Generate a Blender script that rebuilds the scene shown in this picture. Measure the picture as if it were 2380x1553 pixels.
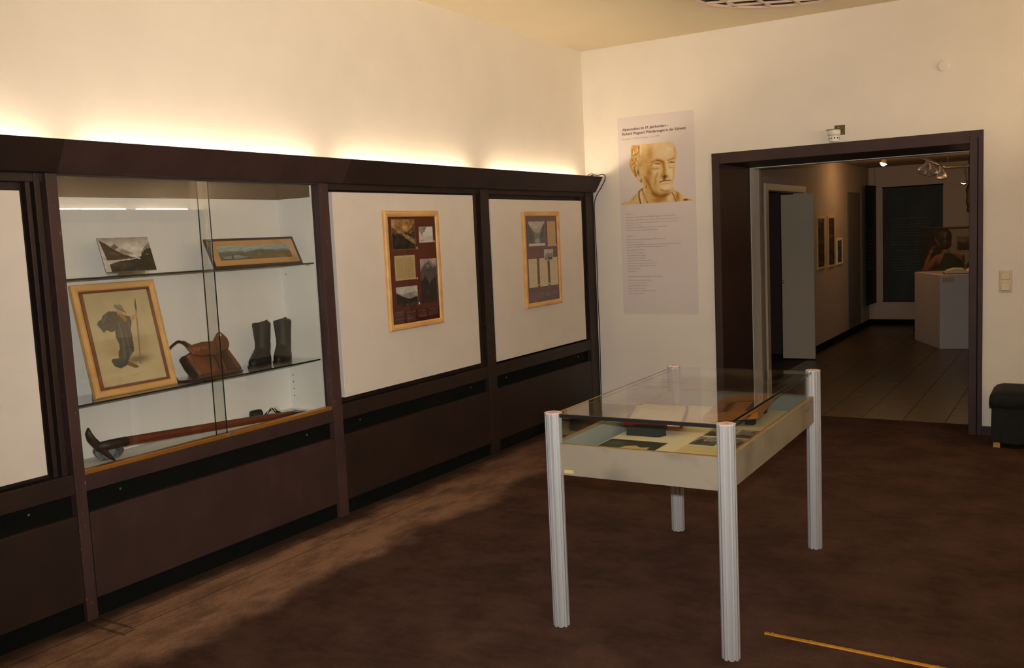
import bpy, bmesh, math, random
import numpy as np
from mathutils import Vector, Matrix

# ------------------------------------------------------------------ clear
for o in list(bpy.data.objects):
    bpy.data.objects.remove(o)
scene = bpy.context.scene
COL = scene.collection
random.seed(7)
RNG = np.random.default_rng(11)

# ------------------------------------------------------------------ camera
CAM = dict(loc=(3.6005, -7.2366, 1.5506), yaw=-0.5549, pitch=-0.1039, roll=-0.0464, f=2155.63)
def make_camera():
    y, p, r = CAM['yaw'], CAM['pitch'], CAM['roll']
    d = Vector((math.sin(y)*math.cos(p), math.cos(y)*math.cos(p), math.sin(p)))
    rt = Vector((math.cos(y), -math.sin(y), 0))
    up = rt.cross(d)
    c, s = math.cos(r), math.sin(r)
    rr = c*rt + s*up
    uu = -s*rt + c*up
    m = Matrix((rr, uu, -d)).transposed().to_4x4()
    m.translation = Vector(CAM['loc'])
    cd = bpy.data.cameras.new('camera')
    cd.sensor_fit = 'HORIZONTAL'
    cd.sensor_width = 36.0
    cd.lens = CAM['f']/2380*36.0
    cd.clip_start = 0.05
    cd.clip_end = 60
    co = bpy.data.objects.new('camera', cd)
    COL.objects.link(co)
    co.matrix_world = m
    scene.camera = co
    return m
CM = make_camera()

# ------------------------------------------------------------------ world, lights, exposure
scene.view_settings.view_transform = 'Standard'
scene.view_settings.look = 'None'
scene.view_settings.gamma = 1.0
scene.view_settings.use_curve_mapping = False
scene.view_settings.exposure = 0.0
w = bpy.data.worlds.new('world')
scene.world = w
w.use_nodes = True
w.node_tree.nodes['Background'].inputs[0].default_value = (0.02, 0.018, 0.015, 1)
w.node_tree.nodes['Background'].inputs[1].default_value = 0.3

TUBE_COL = (1.0, 0.785, 0.55)
TUBE_STRENGTH = 43.0          # left wall cove
TUBE_STRENGTH_R = 118.0        # right wall cove
SPOT_COL = (1.0, 0.55, 0.22)

def light(name, kind, loc, power, color, size=0.02, target=None, spot=None, blend=0.4):
    ld = bpy.data.lights.new(name, kind)
    ld.energy = power
    ld.color = color
    if kind in ('POINT', 'SPOT'):
        ld.shadow_soft_size = size
    if kind == 'SPOT':
        ld.spot_size = spot
        ld.spot_blend = blend
    ob = bpy.data.objects.new(name, ld)
    COL.objects.link(ob)
    ob.location = loc
    if target is not None:
        ob.rotation_euler = (Vector(target)-Vector(loc)).to_track_quat('-Z', 'Y').to_euler()
    return ob
# the camera's own pop-up flash, a hand's breadth above the lens
_f = CM @ Vector((0.0, 0.11, -0.02))
light('camera_flash', 'SPOT', _f, 480, (1.0, 0.98, 0.97), 0.02, CM @ Vector((0, 0.11, -5)), math.radians(89), 1.0)

# ------------------------------------------------------------------ materials
def lin(c):
    c = np.asarray(c, float)/255.0
    return np.where(c <= .04045, c/12.92, ((c+.055)/1.055)**2.4)
def L3(c):
    return tuple(float(v) for v in lin(c))+(1.0,)
MATS = {}
def mat(name, rgb, rough=0.6, var=0.0, scale=30.0, bump=0.0, bscale=None, metal=0.0, spec=0.5, stretch=None, rgb2=None, lo=0.35, hi=0.65):
    m = bpy.data.materials.new(name)
    m.use_nodes = True
    nt = m.node_tree
    b = nt.nodes['Principled BSDF']
    b.inputs['Roughness'].default_value = rough
    b.inputs['Metallic'].default_value = metal
    b.inputs['Specular IOR Level'].default_value = spec
    b.inputs['Base Color'].default_value = L3(rgb)
    if var or rgb2 or bump:
        tc = nt.nodes.new('ShaderNodeTexCoord')
        mp = nt.nodes.new('ShaderNodeMapping')
        mp.inputs['Scale'].default_value = stretch or (1, 1, 1)
        nt.links.new(tc.outputs['Object'], mp.inputs['Vector'])
    if var or rgb2:
        n = nt.nodes.new('ShaderNodeTexNoise')
        n.inputs['Scale'].default_value = scale
        n.inputs['Detail'].default_value = 6
        nt.links.new(mp.outputs[0], n.inputs['Vector'])
        r = nt.nodes.new('ShaderNodeValToRGB')
        r.color_ramp.elements[0].position = lo
        r.color_ramp.elements[1].position = hi
        c = np.array(L3(rgb)[:3])
        if rgb2:
            a0, a1 = L3(rgb), L3(rgb2)
        else:
            a0 = tuple(c*(1-var))+(1,)
            a1 = tuple(np.minimum(c*(1+var), 1))+(1,)
        r.color_ramp.elements[0].color = a0
        r.color_ramp.elements[1].color = a1
        nt.links.new(n.outputs['Fac'], r.inputs['Fac'])
        nt.links.new(r.outputs[0], b.inputs['Base Color'])
    if bump:
        n2 = nt.nodes.new('ShaderNodeTexNoise')
        n2.inputs['Scale'].default_value = bscale or scale
        n2.inputs['Detail'].default_value = 4
        nt.links.new(mp.outputs[0], n2.inputs['Vector'])
        bp = nt.nodes.new('ShaderNodeBump')
        bp.inputs['Strength'].default_value = bump
        bp.inputs['Distance'].default_value = 0.003
        nt.links.new(n2.outputs['Fac'], bp.inputs['Height'])
        nt.links.new(bp.outputs[0], b.inputs['Normal'])
    MATS[name] = m
    return m

def laminate(name, rgb, speck=(150, 78, 40), worn=False):
    """dark laminate with fine mottling and small chipped, worn specks"""
    m = mat(name, rgb, 0.55, 0.14, 8, 0.03, 120, spec=0.35, stretch=(1, 1, .6))
    if not worn:
        return m
    nt = m.node_tree
    b = nt.nodes['Principled BSDF']
    src = b.inputs['Base Color'].links[0].from_socket
    tc = nt.nodes.new('ShaderNodeTexCoord')
    mp = nt.nodes.new('ShaderNodeMapping')
    mp.inputs['Scale'].default_value = (70, 70, 26)
    nt.links.new(tc.outputs['Object'], mp.inputs['Vector'])
    n = nt.nodes.new('ShaderNodeTexNoise')
    n.inputs['Scale'].default_value = 1
    n.inputs['Detail'].default_value = 3
    nt.links.new(mp.outputs[0], n.inputs['Vector'])
    r = nt.nodes.new('ShaderNodeValToRGB')
    r.color_ramp.elements[0].position = 0.69
    r.color_ramp.elements[1].position = 0.72
    r.color_ramp.elements[0].color = (0, 0, 0, 1)
    r.color_ramp.elements[1].color = (1, 1, 1, 1)
    nt.links.new(n.outputs['Fac'], r.inputs['Fac'])
    mx = nt.nodes.new('ShaderNodeMixRGB')
    mx.inputs[2].default_value = L3(speck)
    nt.links.new(r.outputs[0], mx.inputs[0])
    nt.links.new(src, mx.inputs[1])
    nt.links.new(mx.outputs[0], b.inputs['Base Color'])
    return m

def glass(name, tint, base=0.05, rough=0.0):
    m = bpy.data.materials.new(name)
    m.use_nodes = True
    nt = m.node_tree
    nt.nodes.clear()
    out = nt.nodes.new('ShaderNodeOutputMaterial')
    tr = nt.nodes.new('ShaderNodeBsdfTransparent')
    tr.inputs[0].default_value = tuple(tint)+(1,)
    gl = nt.nodes.new('ShaderNodeBsdfGlossy')
    gl.inputs['Roughness'].default_value = rough
    gl.inputs[0].default_value = (1, 1, 1, 1)
    lw = nt.nodes.new('ShaderNodeLayerWeight')
    lw.inputs['Blend'].default_value = 0.5
    pw = nt.nodes.new('ShaderNodeMath')
    pw.operation = 'POWER'
    pw.inputs[1].default_value = 5.0
    nt.links.new(lw.outputs['Facing'], pw.inputs[0])
    ma = nt.nodes.new('ShaderNodeMath')
    ma.operation = 'MULTIPLY_ADD'
    ma.inputs[1].default_value = 1-base
    ma.inputs[2].default_value = base
    nt.links.new(pw.outputs[0], ma.inputs[0])
    mx = nt.nodes.new('ShaderNodeMixShader')
    nt.links.new(ma.outputs[0], mx.inputs[0])
    nt.links.new(tr.outputs[0], mx.inputs[1])
    nt.links.new(gl.outputs[0], mx.inputs[2])
    nt.links.new(mx.outputs[0], out.inputs[0])
    MATS[name] = m
    return m

def emit(name, rgb, strength):
    m = bpy.data.materials.new(name)
    m.use_nodes = True
    nt = m.node_tree
    nt.nodes.clear()
    out = nt.nodes.new('ShaderNodeOutputMaterial')
    e = nt.nodes.new('ShaderNodeEmission')
    e.inputs[0].default_value = tuple(rgb)+(1,)
    e.inputs[1].default_value = strength
    nt.links.new(e.outputs[0], out.inputs[0])
    MATS[name] = m
    return m

def print_mat():
    m = bpy.data.materials.new('printed_paper')
    m.use_nodes = True
    nt = m.node_tree
    b = nt.nodes['Principled BSDF']
    b.inputs['Roughness'].default_value = 0.6
    b.inputs['Specular IOR Level'].default_value = 0.3
    a = nt.nodes.new('ShaderNodeVertexColor')
    a.layer_name = 'ink'
    nt.links.new(a.outputs[0], b.inputs['Base Color'])
    MATS['print'] = m

def carpet_mat():
    m = mat('carpet', (72, 46, 37), 0.95, 0, spec=0.1)
    nt = m.node_tree
    b = nt.nodes['Principled BSDF']
    tc = nt.nodes.new('ShaderNodeTexCoord')
    def noise(scale, detail=4, st=(1, 1, 1), rough=.55):
        mp = nt.nodes.new('ShaderNodeMapping')
        mp.inputs['Scale'].default_value = st
        nt.links.new(tc.outputs['Object'], mp.inputs['Vector'])
        n = nt.nodes.new('ShaderNodeTexNoise')
        n.inputs['Scale'].default_value = scale
        n.inputs['Detail'].default_value = detail
        n.inputs['Roughness'].default_value = rough
        nt.links.new(mp.outputs[0], n.inputs['Vector'])
        return n.outputs['Fac']
    def math_(op, a, bb=None, clamp=False):
        n = nt.nodes.new('ShaderNodeMath')
        n.operation = op
        n.use_clamp = clamp
        for i, v in enumerate((a, bb)):
            if v is None:
                continue
            if isinstance(v, (int, float)):
                n.inputs[i].default_value = v
            else:
                nt.links.new(v, n.inputs[i])
        return n.outputs[0]
    def ramp(v, a, bb, smooth=True):
        n = nt.nodes.new('ShaderNodeMapRange')
        n.interpolation_type = 'SMOOTHSTEP' if smooth else 'LINEAR'
        n.inputs['From Min'].default_value = a
        n.inputs['From Max'].default_value = bb
        nt.links.new(v, n.inputs['Value'])
        return n.outputs[0]
    sx = nt.nodes.new('ShaderNodeSeparateXYZ')
    nt.links.new(tc.outputs['Object'], sx.inputs[0])
    X, Y = sx.outputs[0], sx.outputs[1]
    # trodden, faded strip along the cabinets
    wob = math_('MULTIPLY', math_('SUBTRACT', noise(2.2, 5), 0.5), 0.55)
    xw = math_('ADD', X, wob)
    fade = math_('MULTIPLY', ramp(xw, 0.02, 0.16), math_('SUBTRACT', 1.0, ramp(xw, 0.46, 0.66)))
    fade = math_('MULTIPLY', fade, math_('SUBTRACT', 1.0, math_('MULTIPLY', ramp(Y, -3.4, -0.8), 0.65)))
    fade = math_('MULTIPLY', fade, math_('ADD', 0.45, math_('MULTIPLY', ramp(noise(6.5, 7, (1, .45, 1), .68), 0.36, 0.58), 0.55)))
    blot = ramp(noise(3.3, 6, rough=.62), 0.36, 0.66)
    fine = ramp(noise(70, 4), 0.3, 0.7)
    streak = ramp(noise(9, 6, (1, 2.2, 1), .7), 0.35, 0.7)
    def mix(f, c1, c2):
        n = nt.nodes.new('ShaderNodeMixRGB')
        if isinstance(f, float):
            n.inputs[0].default_value = f
        else:
            nt.links.new(f, n.inputs[0])
        for i, c in ((1, c1), (2, c2)):
            if isinstance(c, tuple):
                n.inputs[i].default_value = c
            else:
                nt.links.new(c, n.inputs[i])
        return n.outputs[0]
    base = mix(blot, L3((54, 37, 29)), L3((76, 54, 45)))
    base = mix(math_('MULTIPLY', streak, 0.35), base, L3((88, 64, 55)))
    base = mix(math_('MULTIPLY', fade, 0.9), base, L3((150, 116, 92)))
    # darker greyish band along the cabinet foot, and cut lines in the pile
    foot_band = math_('SUBTRACT', 1.0, ramp(X, 0.0, 0.13))
    base = mix(math_('MULTIPLY', foot_band, 0.8), base, L3((46, 40, 32)))
    def line(v, pos, wd, lo=None, hi=None, other=None):
        d = math_('ABSOLUTE', math_('SUBTRACT', v, pos))
        k = math_('SUBTRACT', 1.0, ramp(d, wd*.4, wd))
        if other is not None:
            k = math_('MULTIPLY', k, math_('MULTIPLY', math_('GREATER_THAN', other, lo), math_('LESS_THAN', other, hi)))
        return k
    cuts = line(Y, -4.985, .012, 0, .27, X)
    for a in (line(Y, -4.925, .012, 0, .24, X), line(X, .255, .010, -4.985, -4.925, Y), line(Y, -3.30, .010, .0, .16, X),
              line(X, .235, .006, -5.6, -2.6, Y), line(X, .10, .007, -5.6, -1.6, Y)):
        cuts = math_('MAXIMUM', cuts, a)
    base = mix(math_('MULTIPLY', cuts, 0.6), base, L3((38, 24, 19)))
    base = mix(math_('MULTIPLY', fine, 0.22), base, L3((52, 32, 25)))
    nt.links.new(base, b.inputs['Base Color'])
    n2 = noise(350, 3)
    bp = nt.nodes.new('ShaderNodeBump')
    bp.inputs['Strength'].default_value = 0.35
    bp.inputs['Distance'].default_value = 0.004
    nt.links.new(n2, bp.inputs['Height'])
    nt.links.new(bp.outputs[0], b.inputs['Normal'])

mat('wall_paint', (238, 230, 216), 0.85, 0.02, 3, 0.05, 60, spec=0.2)
mat('ceiling_paint', (226, 212, 182), 0.9, 0.01, 3, 0.03, 60, spec=0.1)
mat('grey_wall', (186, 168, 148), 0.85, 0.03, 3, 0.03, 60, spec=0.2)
laminate('laminate', (38, 25, 19), (120, 66, 36))
laminate('laminate_aged', (55, 38, 34))  # slightly paler brown, for the showcase bay only
laminate('laminate_post', (38, 25, 19), (130, 70, 36), True)
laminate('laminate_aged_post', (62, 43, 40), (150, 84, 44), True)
laminate('frame_brown', (56, 38, 34), (96, 66, 54))
mat('recess_black', (9, 11, 8), 0.85, 0.1, 10, spec=0.15)
mat('case_white', (233, 230, 222), 0.7, 0.03, 4, 0.25, 160, spec=0.2, stretch=(1, 1, .25))
mat('case_fascia', (82, 55, 28), 0.6, 0.05, 6)
mat('gold_anodised', (176, 120, 48), 0.35, 0.06, 12, metal=0.55, stretch=(1, .2, 1))
mat('board_white', (226, 216, 202), 0.85, 0.02, 6, 0.04, 250, spec=0.2)
mat('beech', (222, 172, 104), 0.4, 0.12, 14, 0.02, 40, stretch=(1, .25, 1))
mat('mount_brown', (104, 50, 32), 0.8, 0.06, 20)
mat('mount_buff', (196, 150, 92), 0.8, 0.08, 9)
mat('ebony', (42, 28, 22), 0.4, 0.1, 20)
mat('aluminium', (200, 198, 195), 0.42, 0.03, 3, metal=0.55, stretch=(1, 1, .02), spec=0.5)
mat('cap_plastic', (214, 186, 172), 0.5, 0.03, 10)
mat('tray_board', (140, 128, 108), 0.6, 0, rgb2=(102, 93, 78), scale=6, lo=.52, hi=.82)
mat('board_edge', (150, 122, 78), 0.6, 0.1, 20)
mat('liner_cream', (232, 218, 180), 0.8, 0.02, 5)
mat('liner_grey', (146, 152, 146), 0.7, 0.03, 5)
mat('glass_edge', (14, 30, 24), 0.2, 0)
mat('gasket', (12, 12, 12), 0.5, 0)
mat('leather', (104, 56, 30), 0.5, 0.35, 14, 0.25, 45)
mat('leather_dark', (52, 32, 22), 0.5, 0.3, 14, 0.25, 45)
mat('boot_leather', (15, 12, 9), 0.6, 0.25, 25, 0.5, 30)
mat('boot_lining', (58, 48, 38), 0.8, 0.15, 20)
mat('boot_sole', (58, 40, 26), 0.7, 0.2, 20)
mat('ash_handle', (104, 48, 24), 0.4, 0.25, 20, stretch=(1, .1, 1))
mat('iron', (58, 46, 38), 0.55, 0.35, 22, 0.2, 60, metal=0.3)
mat('rock', (108, 112, 110), 0.9, 0.45, 34, 0.6, 60)
mat('black_strap', (22, 22, 22), 0.6, 0.2, 30)
mat('white_plastic', (236, 230, 214), 0.35, 0.01, 5)
mat('switch_plastic', (208, 190, 152), 0.25, 0.0, 5)
mat('olive_plate', (92, 84, 40), 0.6, 0.1, 12)
mat('black_cloth', (11, 11, 9), 0.85, 0.3, 12, 0.4, 22)
mat('raw_wood', (190, 148, 96), 0.7, 0.1, 20)
mat('brass', (206, 148, 44), 0.38, 0.08, 20, metal=0.5)
mat('steel', (190, 190, 190), 0.3, 0, metal=0.9)
mat('cable', (20, 14, 10), 0.5, 0)
mat('lamp_slat', (226, 200, 178), 0.6, 0.02, 8)
mat('lamp_inside', (52, 44, 22), 0.8, 0.05, 8)
mat('lamp_liner', (44, 38, 18), 0.85, 0.05, 8)
mat('panel_grey', (112, 106, 96), 0.8, 0.03, 5)
mat('tile', (92, 74, 52), 0.35, 0.25, 5, stretch=(1, 2.5, 1))
mat('tile_joint', (46, 36, 26), 0.8, 0.1, 10)
mat('door_white', (200, 184, 156), 0.5, 0.01, 5)
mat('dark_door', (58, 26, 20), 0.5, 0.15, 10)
mat('metal_trim', (226, 222, 214), 0.5, 0.02, 5)
mat('plinth_white', (216, 204, 192), 0.7, 0.02, 5)
mat('label_tan', (196, 168, 112), 0.6, 0.03, 10)
mat('page', (236, 222, 186), 0.8, 0.03, 12)
mat('book_red', (138, 36, 30), 0.5, 0.12, 20)
mat('foam_black', (40, 44, 40), 0.95, 0.12, 90, 0.3, 200)
mat('oak_gold', (176, 112, 44), 0.45, 0.25, 18, 0.06, 30, stretch=(.3, 1, 1))
mat('oak_dark', (70, 44, 22), 0.5, 0.25, 14)
mat('skin', (172, 106, 76), 0.55, 0.05, 20)
mat('hair', (40, 19, 12), 0.5, 0.3, 60, stretch=(1, 1, .2))
mat('top_black', (22, 20, 20), 0.8, 0.2, 30, 0.2, 60)
mat('trousers', (38, 36, 42), 0.8, 0.2, 30)
mat('gilt', (84, 56, 22), 0.55, 0.3, 30, 0.5, 40, metal=0.5)
mat('acrylic', (220, 222, 214), 0.15, 0.03, 10)
mat('eye_white', (230, 224, 214), 0.3, 0)
mat('eye_dark', (30, 20, 14), 0.3, 0)
mat('lip', (168, 84, 72), 0.5, 0)
mat('chalk', (206, 160, 110), 0.8, 0)
mat('ink', (86, 70, 56), 0.7, 0)
mat('ink_soft', (150, 132, 116), 0.7, 0)
mat('pencil', (84, 74, 58), 0.8, 0)
mat('spot_white', (200, 190, 176), 0.4, 0.02, 5)
glass('pane_glass', (0.965, 0.97, 0.96), 0.045)
glass('shelf_glass', (0.93, 0.955, 0.94), 0.04)
glass('table_glass', (0.955, 0.97, 0.96), 0.05)
glass('picture_glass', (0.97, 0.97, 0.97), 0.045)
glass('clear_acrylic', (0.93, 0.93, 0.91), 0.05)
emit('tube_light', TUBE_COL, TUBE_STRENGTH)
emit('tube_light_r', TUBE_COL, TUBE_STRENGTH_R)
emit('bulb', (1.0, 0.70, 0.38), 60)
print_mat()
carpet_mat()

# ------------------------------------------------------------------ mesh helpers
ORG = {}
class MB:
    def __init__(s):
        s.v, s.f = [], []
    def add(s, vs, fs):
        n = len(s.v)
        s.v += [tuple(map(float, q)) for q in vs]
        s.f += [tuple(i+n for i in f) for f in fs]
        return s
    def box(s, x0, x1, y0, y1, z0, z1):
        x0, x1 = min(x0, x1), max(x0, x1)
        y0, y1 = min(y0, y1), max(y0, y1)
        z0, z1 = min(z0, z1), max(z0, z1)
        return s.add([(x0,y0,z0),(x1,y0,z0),(x1,y1,z0),(x0,y1,z0),(x0,y0,z1),(x1,y0,z1),(x1,y1,z1),(x0,y1,z1)],
                     [(0,3,2,1),(4,5,6,7),(0,1,5,4),(1,2,6,5),(2,3,7,6),(3,0,4,7)])
    def loft(s, rings, cap=True, closed=True):
        n = len(rings[0])
        vs = [q for r in rings for q in r]
        fs = []
        for i in range(len(rings)-1):
            for j in range(n if closed else n-1):
                k = (j+1) % n
                fs.append((i*n+j, i*n+k, (i+1)*n+k, (i+1)*n+j))
        if cap:
            fs.append(tuple(range(n-1, -1, -1)))
            fs.append(tuple((len(rings)-1)*n+j for j in range(n)))
        return s.add(vs, fs)
    def prism(s, poly, o, ex, ey, en, depth):
        o, ex, ey, en = map(Vector, (o, ex, ey, en))
        a = [o+ex*p[0]+ey*p[1] for p in poly]
        b = [q+en*depth for q in a]
        return s.loft([a, b])
    def cyl(s, p0, p1, r0, r1=None, n=16, cap=True):
        p0, p1 = Vector(p0), Vector(p1)
        r1 = r0 if r1 is None else r1
        d = (p1-p0).normalized()
        a = d.orthogonal().normalized()
        b = d.cross(a)
        ring = lambda p, r: [p+a*(r*math.cos(t))+b*(r*math.sin(t)) for t in (2*math.pi*i/n for i in range(n))]
        return s.loft([ring(p0, r0), ring(p1, r1)], cap)
    def tube(s, pts, r, n=8, flat=1.0):
        pts = [Vector(p) for p in pts]
        rings = []
        a = None
        for i, p in enumerate(pts):
            d = (pts[min(i+1, len(pts)-1)]-pts[max(i-1, 0)]).normalized()
            if a is None:
                a = d.orthogonal().normalized()
            a = (a-d*a.dot(d)).normalized()
            b = d.cross(a)
            rr = r[i] if isinstance(r, (list, tuple)) else r
            rings.append([p+a*(rr*math.cos(t))+b*(rr*flat*math.sin(t)) for t in (2*math.pi*k/n for k in range(n))])
        return s.loft(rings)
    def lathe(s, prof, c, axis=(0, 0, 1), n=24):
        c, d = Vector(c), Vector(axis).normalized()
        a = d.orthogonal().normalized()
        b = d.cross(a)
        rings = [[c+d*h+a*(r*math.cos(t))+b*(r*math.sin(t)) for t in (2*math.pi*k/n for k in range(n))] for r, h in prof]
        return s.loft(rings)
    def ell(s, c, r, nu=16, nv=10, fn=None):
        vs, fs = [], []
        for i in range(nv+1):
            ph = math.pi*i/nv
            for j in range(nu):
                th = 2*math.pi*j/nu
                k = 1.0
                if fn:
                    k = fn(ph, th)
                vs.append((c[0]+r[0]*k*math.sin(ph)*math.cos(th), c[1]+r[1]*k*math.sin(ph)*math.sin(th), c[2]+r[2]*k*math.cos(ph)))
        for i in range(nv):
            for j in range(nu):
                q = (j+1) % nu
                fs.append((i*nu+j, (i+1)*nu+j, (i+1)*nu+q, i*nu+q))
        return s.add(vs, fs)
    def build(s, name, material, parent=None, bevel=0.0, smooth=False, loc=None, sub=0):
        off = Vector((0, 0, 0))
        if parent is not None:
            off = ORG.get(parent.as_pointer(), Vector((0, 0, 0)))
        elif loc is not None:
            off = Vector(loc)
        me = bpy.data.meshes.new(name)
        me.from_pydata([tuple(Vector(q)-off) for q in s.v], [], s.f)
        bm = bmesh.new()
        bm.from_mesh(me)
        bmesh.ops.remove_doubles(bm, verts=bm.verts, dist=1e-6)
        bmesh.ops.recalc_face_normals(bm, faces=bm.faces)
        bm.to_mesh(me)
        bm.free()
        me.materials.append(MATS[material])
        if smooth:
            for p in me.polygons:
                p.use_smooth = True
        ob = bpy.data.objects.new(name, me)
        COL.objects.link(ob)
        ORG[ob.as_pointer()] = off if parent is not None or loc is not None else Vector((0, 0, 0))
        if parent is not None:
            ob.parent = parent
            # sub-parts keep the root's origin
            ORG[ob.as_pointer()] = off
        elif loc is not None:
            ob.location = loc
        if bevel:
            md = ob.modifiers.new('bevel', 'BEVEL')
            md.width = bevel
            md.segments = 2
            md.limit_method = 'ANGLE'
            md.angle_limit = math.radians(40)
        if sub:
            md = ob.modifiers.new('subd', 'SUBSURF')
            md.levels = sub
            md.render_levels = sub
        return ob

def box(name, material, parent, *c, bevel=0.0, loc=None):
    return MB().box(*c).build(name, material, parent, bevel=bevel, loc=loc)
def tag(o, label, cat=None, group=None, kind=None):
    if label:
        o['label'] = label
    if cat:
        o['category'] = cat
    if group:
        o['group'] = group
    if kind:
        o['kind'] = kind
    return o
def thing(name, label, cat, loc, group=None, rot=None, local=False):
    o = bpy.data.objects.new(name, None)
    o.empty_display_size = 0.1
    COL.objects.link(o)
    o.location = loc
    if rot is not None:
        o.rotation_euler = rot
    ORG[o.as_pointer()] = Vector((0, 0, 0)) if local else Vector(loc)
    return tag(o, label, cat, group)
def struct(name, label, mb, material, bevel=0.0):
    o = mb.build(name, material, bevel=bevel)
    return tag(o, label, kind='structure')

# ------------------------------------------------------------------ printed sheets (vertex-coloured)
class Cv:
    """a small painting surface in metres; x right, y up, origin bottom-left"""
    def __init__(s, w, h, nx, ny, bg):
        s.w, s.h, s.nx, s.ny = w, h, nx, ny
        xs = np.linspace(0, w, nx+1)
        ys = np.linspace(0, h, ny+1)
        s.X, s.Y = np.meshgrid(xs, ys)
        s.c = np.zeros((ny+1, nx+1, 3))+np.array(bg, float)
    def _mix(s, a, col):
        s.c += (np.array(col, float)-s.c)*np.clip(a, 0, 1)[..., None]
        return s
    def poly(s, pts, col, alpha=1.0):
        ins = np.zeros(s.X.shape, bool)
        n = len(pts)
        for i in range(n):
            x0, y0 = pts[i]
            x1, y1 = pts[(i+1) % n]
            c = ((y0 > s.Y) != (y1 > s.Y))
            if y1 != y0:
                ins ^= c & (s.X < (x1-x0)*(s.Y-y0)/(y1-y0)+x0)
        return s._mix(ins*alpha, col)
    def mask_poly(s, pts):
        k = s.c.copy()
        t = Cv(s.w, s.h, s.nx, s.ny, (0, 0, 0)).poly(pts, (1, 1, 1))
        return t.c[..., 0] > .5
    def stroke(s, pts, wd, col, alpha=1.0, mask=None):
        d = np.full(s.X.shape, 1e9)
        for (x0, y0), (x1, y1) in zip(pts[:-1], pts[1:]):
            dx, dy = x1-x0, y1-y0
            t = np.clip(((s.X-x0)*dx+(s.Y-y0)*dy)/max(dx*dx+dy*dy, 1e-12), 0, 1)
            d = np.minimum(d, np.hypot(s.X-x0-t*dx, s.Y-y0-t*dy))
        a = alpha*np.exp(-(d/wd)**2)
        if mask is not None:
            a = a*mask
        return s._mix(a, col)
    def blob(s, cx, cy, rx, ry, col, alpha=1.0, mask=None):
        a = alpha*np.exp(-(((s.X-cx)/rx)**2+((s.Y-cy)/ry)**2))
        if mask is not None:
            a = a*mask
        return s._mix(a, col)
    def rect(s, x0, x1, y0, y1, col, alpha=1.0):
        return s._mix(((s.X >= x0) & (s.X <= x1) & (s.Y >= y0) & (s.Y <= y1))*alpha, col)
    def grad(s, y0, y1, col, alpha=1.0):
        t = np.clip((s.Y-y0)/(y1-y0), 0, 1)
        return s._mix(t*alpha, col)
    def noise(s, amt, cells, oct_=3, mask=None):
        n = np.zeros(s.X.shape)
        for k in range(oct_):
            g = RNG.random((cells*2**k+2, cells*2**k+2))
            u = s.X/s.w*cells*2**k
            v = s.Y/s.h*cells*2**k
            i, j = u.astype(int), v.astype(int)
            fu, fv = u-i, v-j
            n += ((g[j, i]*(1-fu)+g[j, i+1]*fu)*(1-fv)+(g[j+1, i]*(1-fu)+g[j+1, i+1]*fu)*fv-.5)/2**k
        n = n*amt*1.8
        if mask is not None:
            n = n*mask
        s.c = np.clip(s.c+n[..., None], 0, 255)
        return s
    def words(s, x0, x1, y, h, col, alpha=.8, wmin=.008, wmax=.03):
        """a line too small to read: word-length dashes of print"""
        x = x0
        while x < x1-wmin:
            wd = min(random.uniform(wmin, wmax), x1-x)
            s.rect(x, x+wd, y, y+h, col, alpha*random.uniform(.6, 1))
            x += wd+wmin*.6
        return s

def sheet(name, cv, o, ex, ey, th, parent, loc=None):
    """closed thin slab whose front carries the canvas colours; o = bottom-left front corner"""
    o, ex, ey = Vector(o), Vector(ex).normalized(), Vector(ey).normalized()
    en = ex.cross(ey)
    nx, ny = cv.nx, cv.ny
    off = ORG.get(parent.as_pointer()) if parent is not None else Vector(loc or (0, 0, 0))
    vs = []
    for j in range(ny+1):
        for i in range(nx+1):
            vs.append(o+ex*(cv.w*i/nx)+ey*(cv.h*j/ny)-off)
    n0 = len(vs)
    for a, b in ((0, 0), (1, 0), (1, 1), (0, 1)):
        vs.append(o+ex*(cv.w*a)+ey*(cv.h*b)-en*th-off)
    W1 = nx+1
    fs = [(j*W1+i, j*W1+i+1, (j+1)*W1+i+1, (j+1)*W1+i) for j in range(ny) for i in range(nx)]
    fs.append((n0+3, n0+2, n0+1, n0))
    fs.append(tuple([n0, n0+1]+[i for i in range(nx, -1, -1)]))
    fs.append(tuple([n0+2, n0+3]+[ny*W1+i for i in range(0, nx+1)]))
    fs.append(tuple([n0+3, n0]+[j*W1 for j in range(0, ny+1)]))
    fs.append(tuple([n0+1, n0+2]+[j*W1+nx for j in range(ny, -1, -1)]))
    me = bpy.data.meshes.new(name)
    me.from_pydata([tuple(v) for v in vs], [], fs)
    ca = me.color_attributes.new('ink', 'FLOAT_COLOR', 'POINT')
    cols = np.ones((len(vs), 4), np.float32)
    cols[:n0, :3] = lin(np.clip(cv.c, 0, 255)).reshape(-1, 3)
    cols[n0:, :3] = cols[:n0, :3].mean(0)
    ca.data.foreach_set('color', cols.ravel())
    me.materials.append(MATS['print'])
    ob = bpy.data.objects.new(name, me)
    COL.objects.link(ob)
    if parent is not None:
        ob.parent = parent
    elif loc is not None:
        ob.location = loc
    ORG[ob.as_pointer()] = off
    return ob

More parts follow.
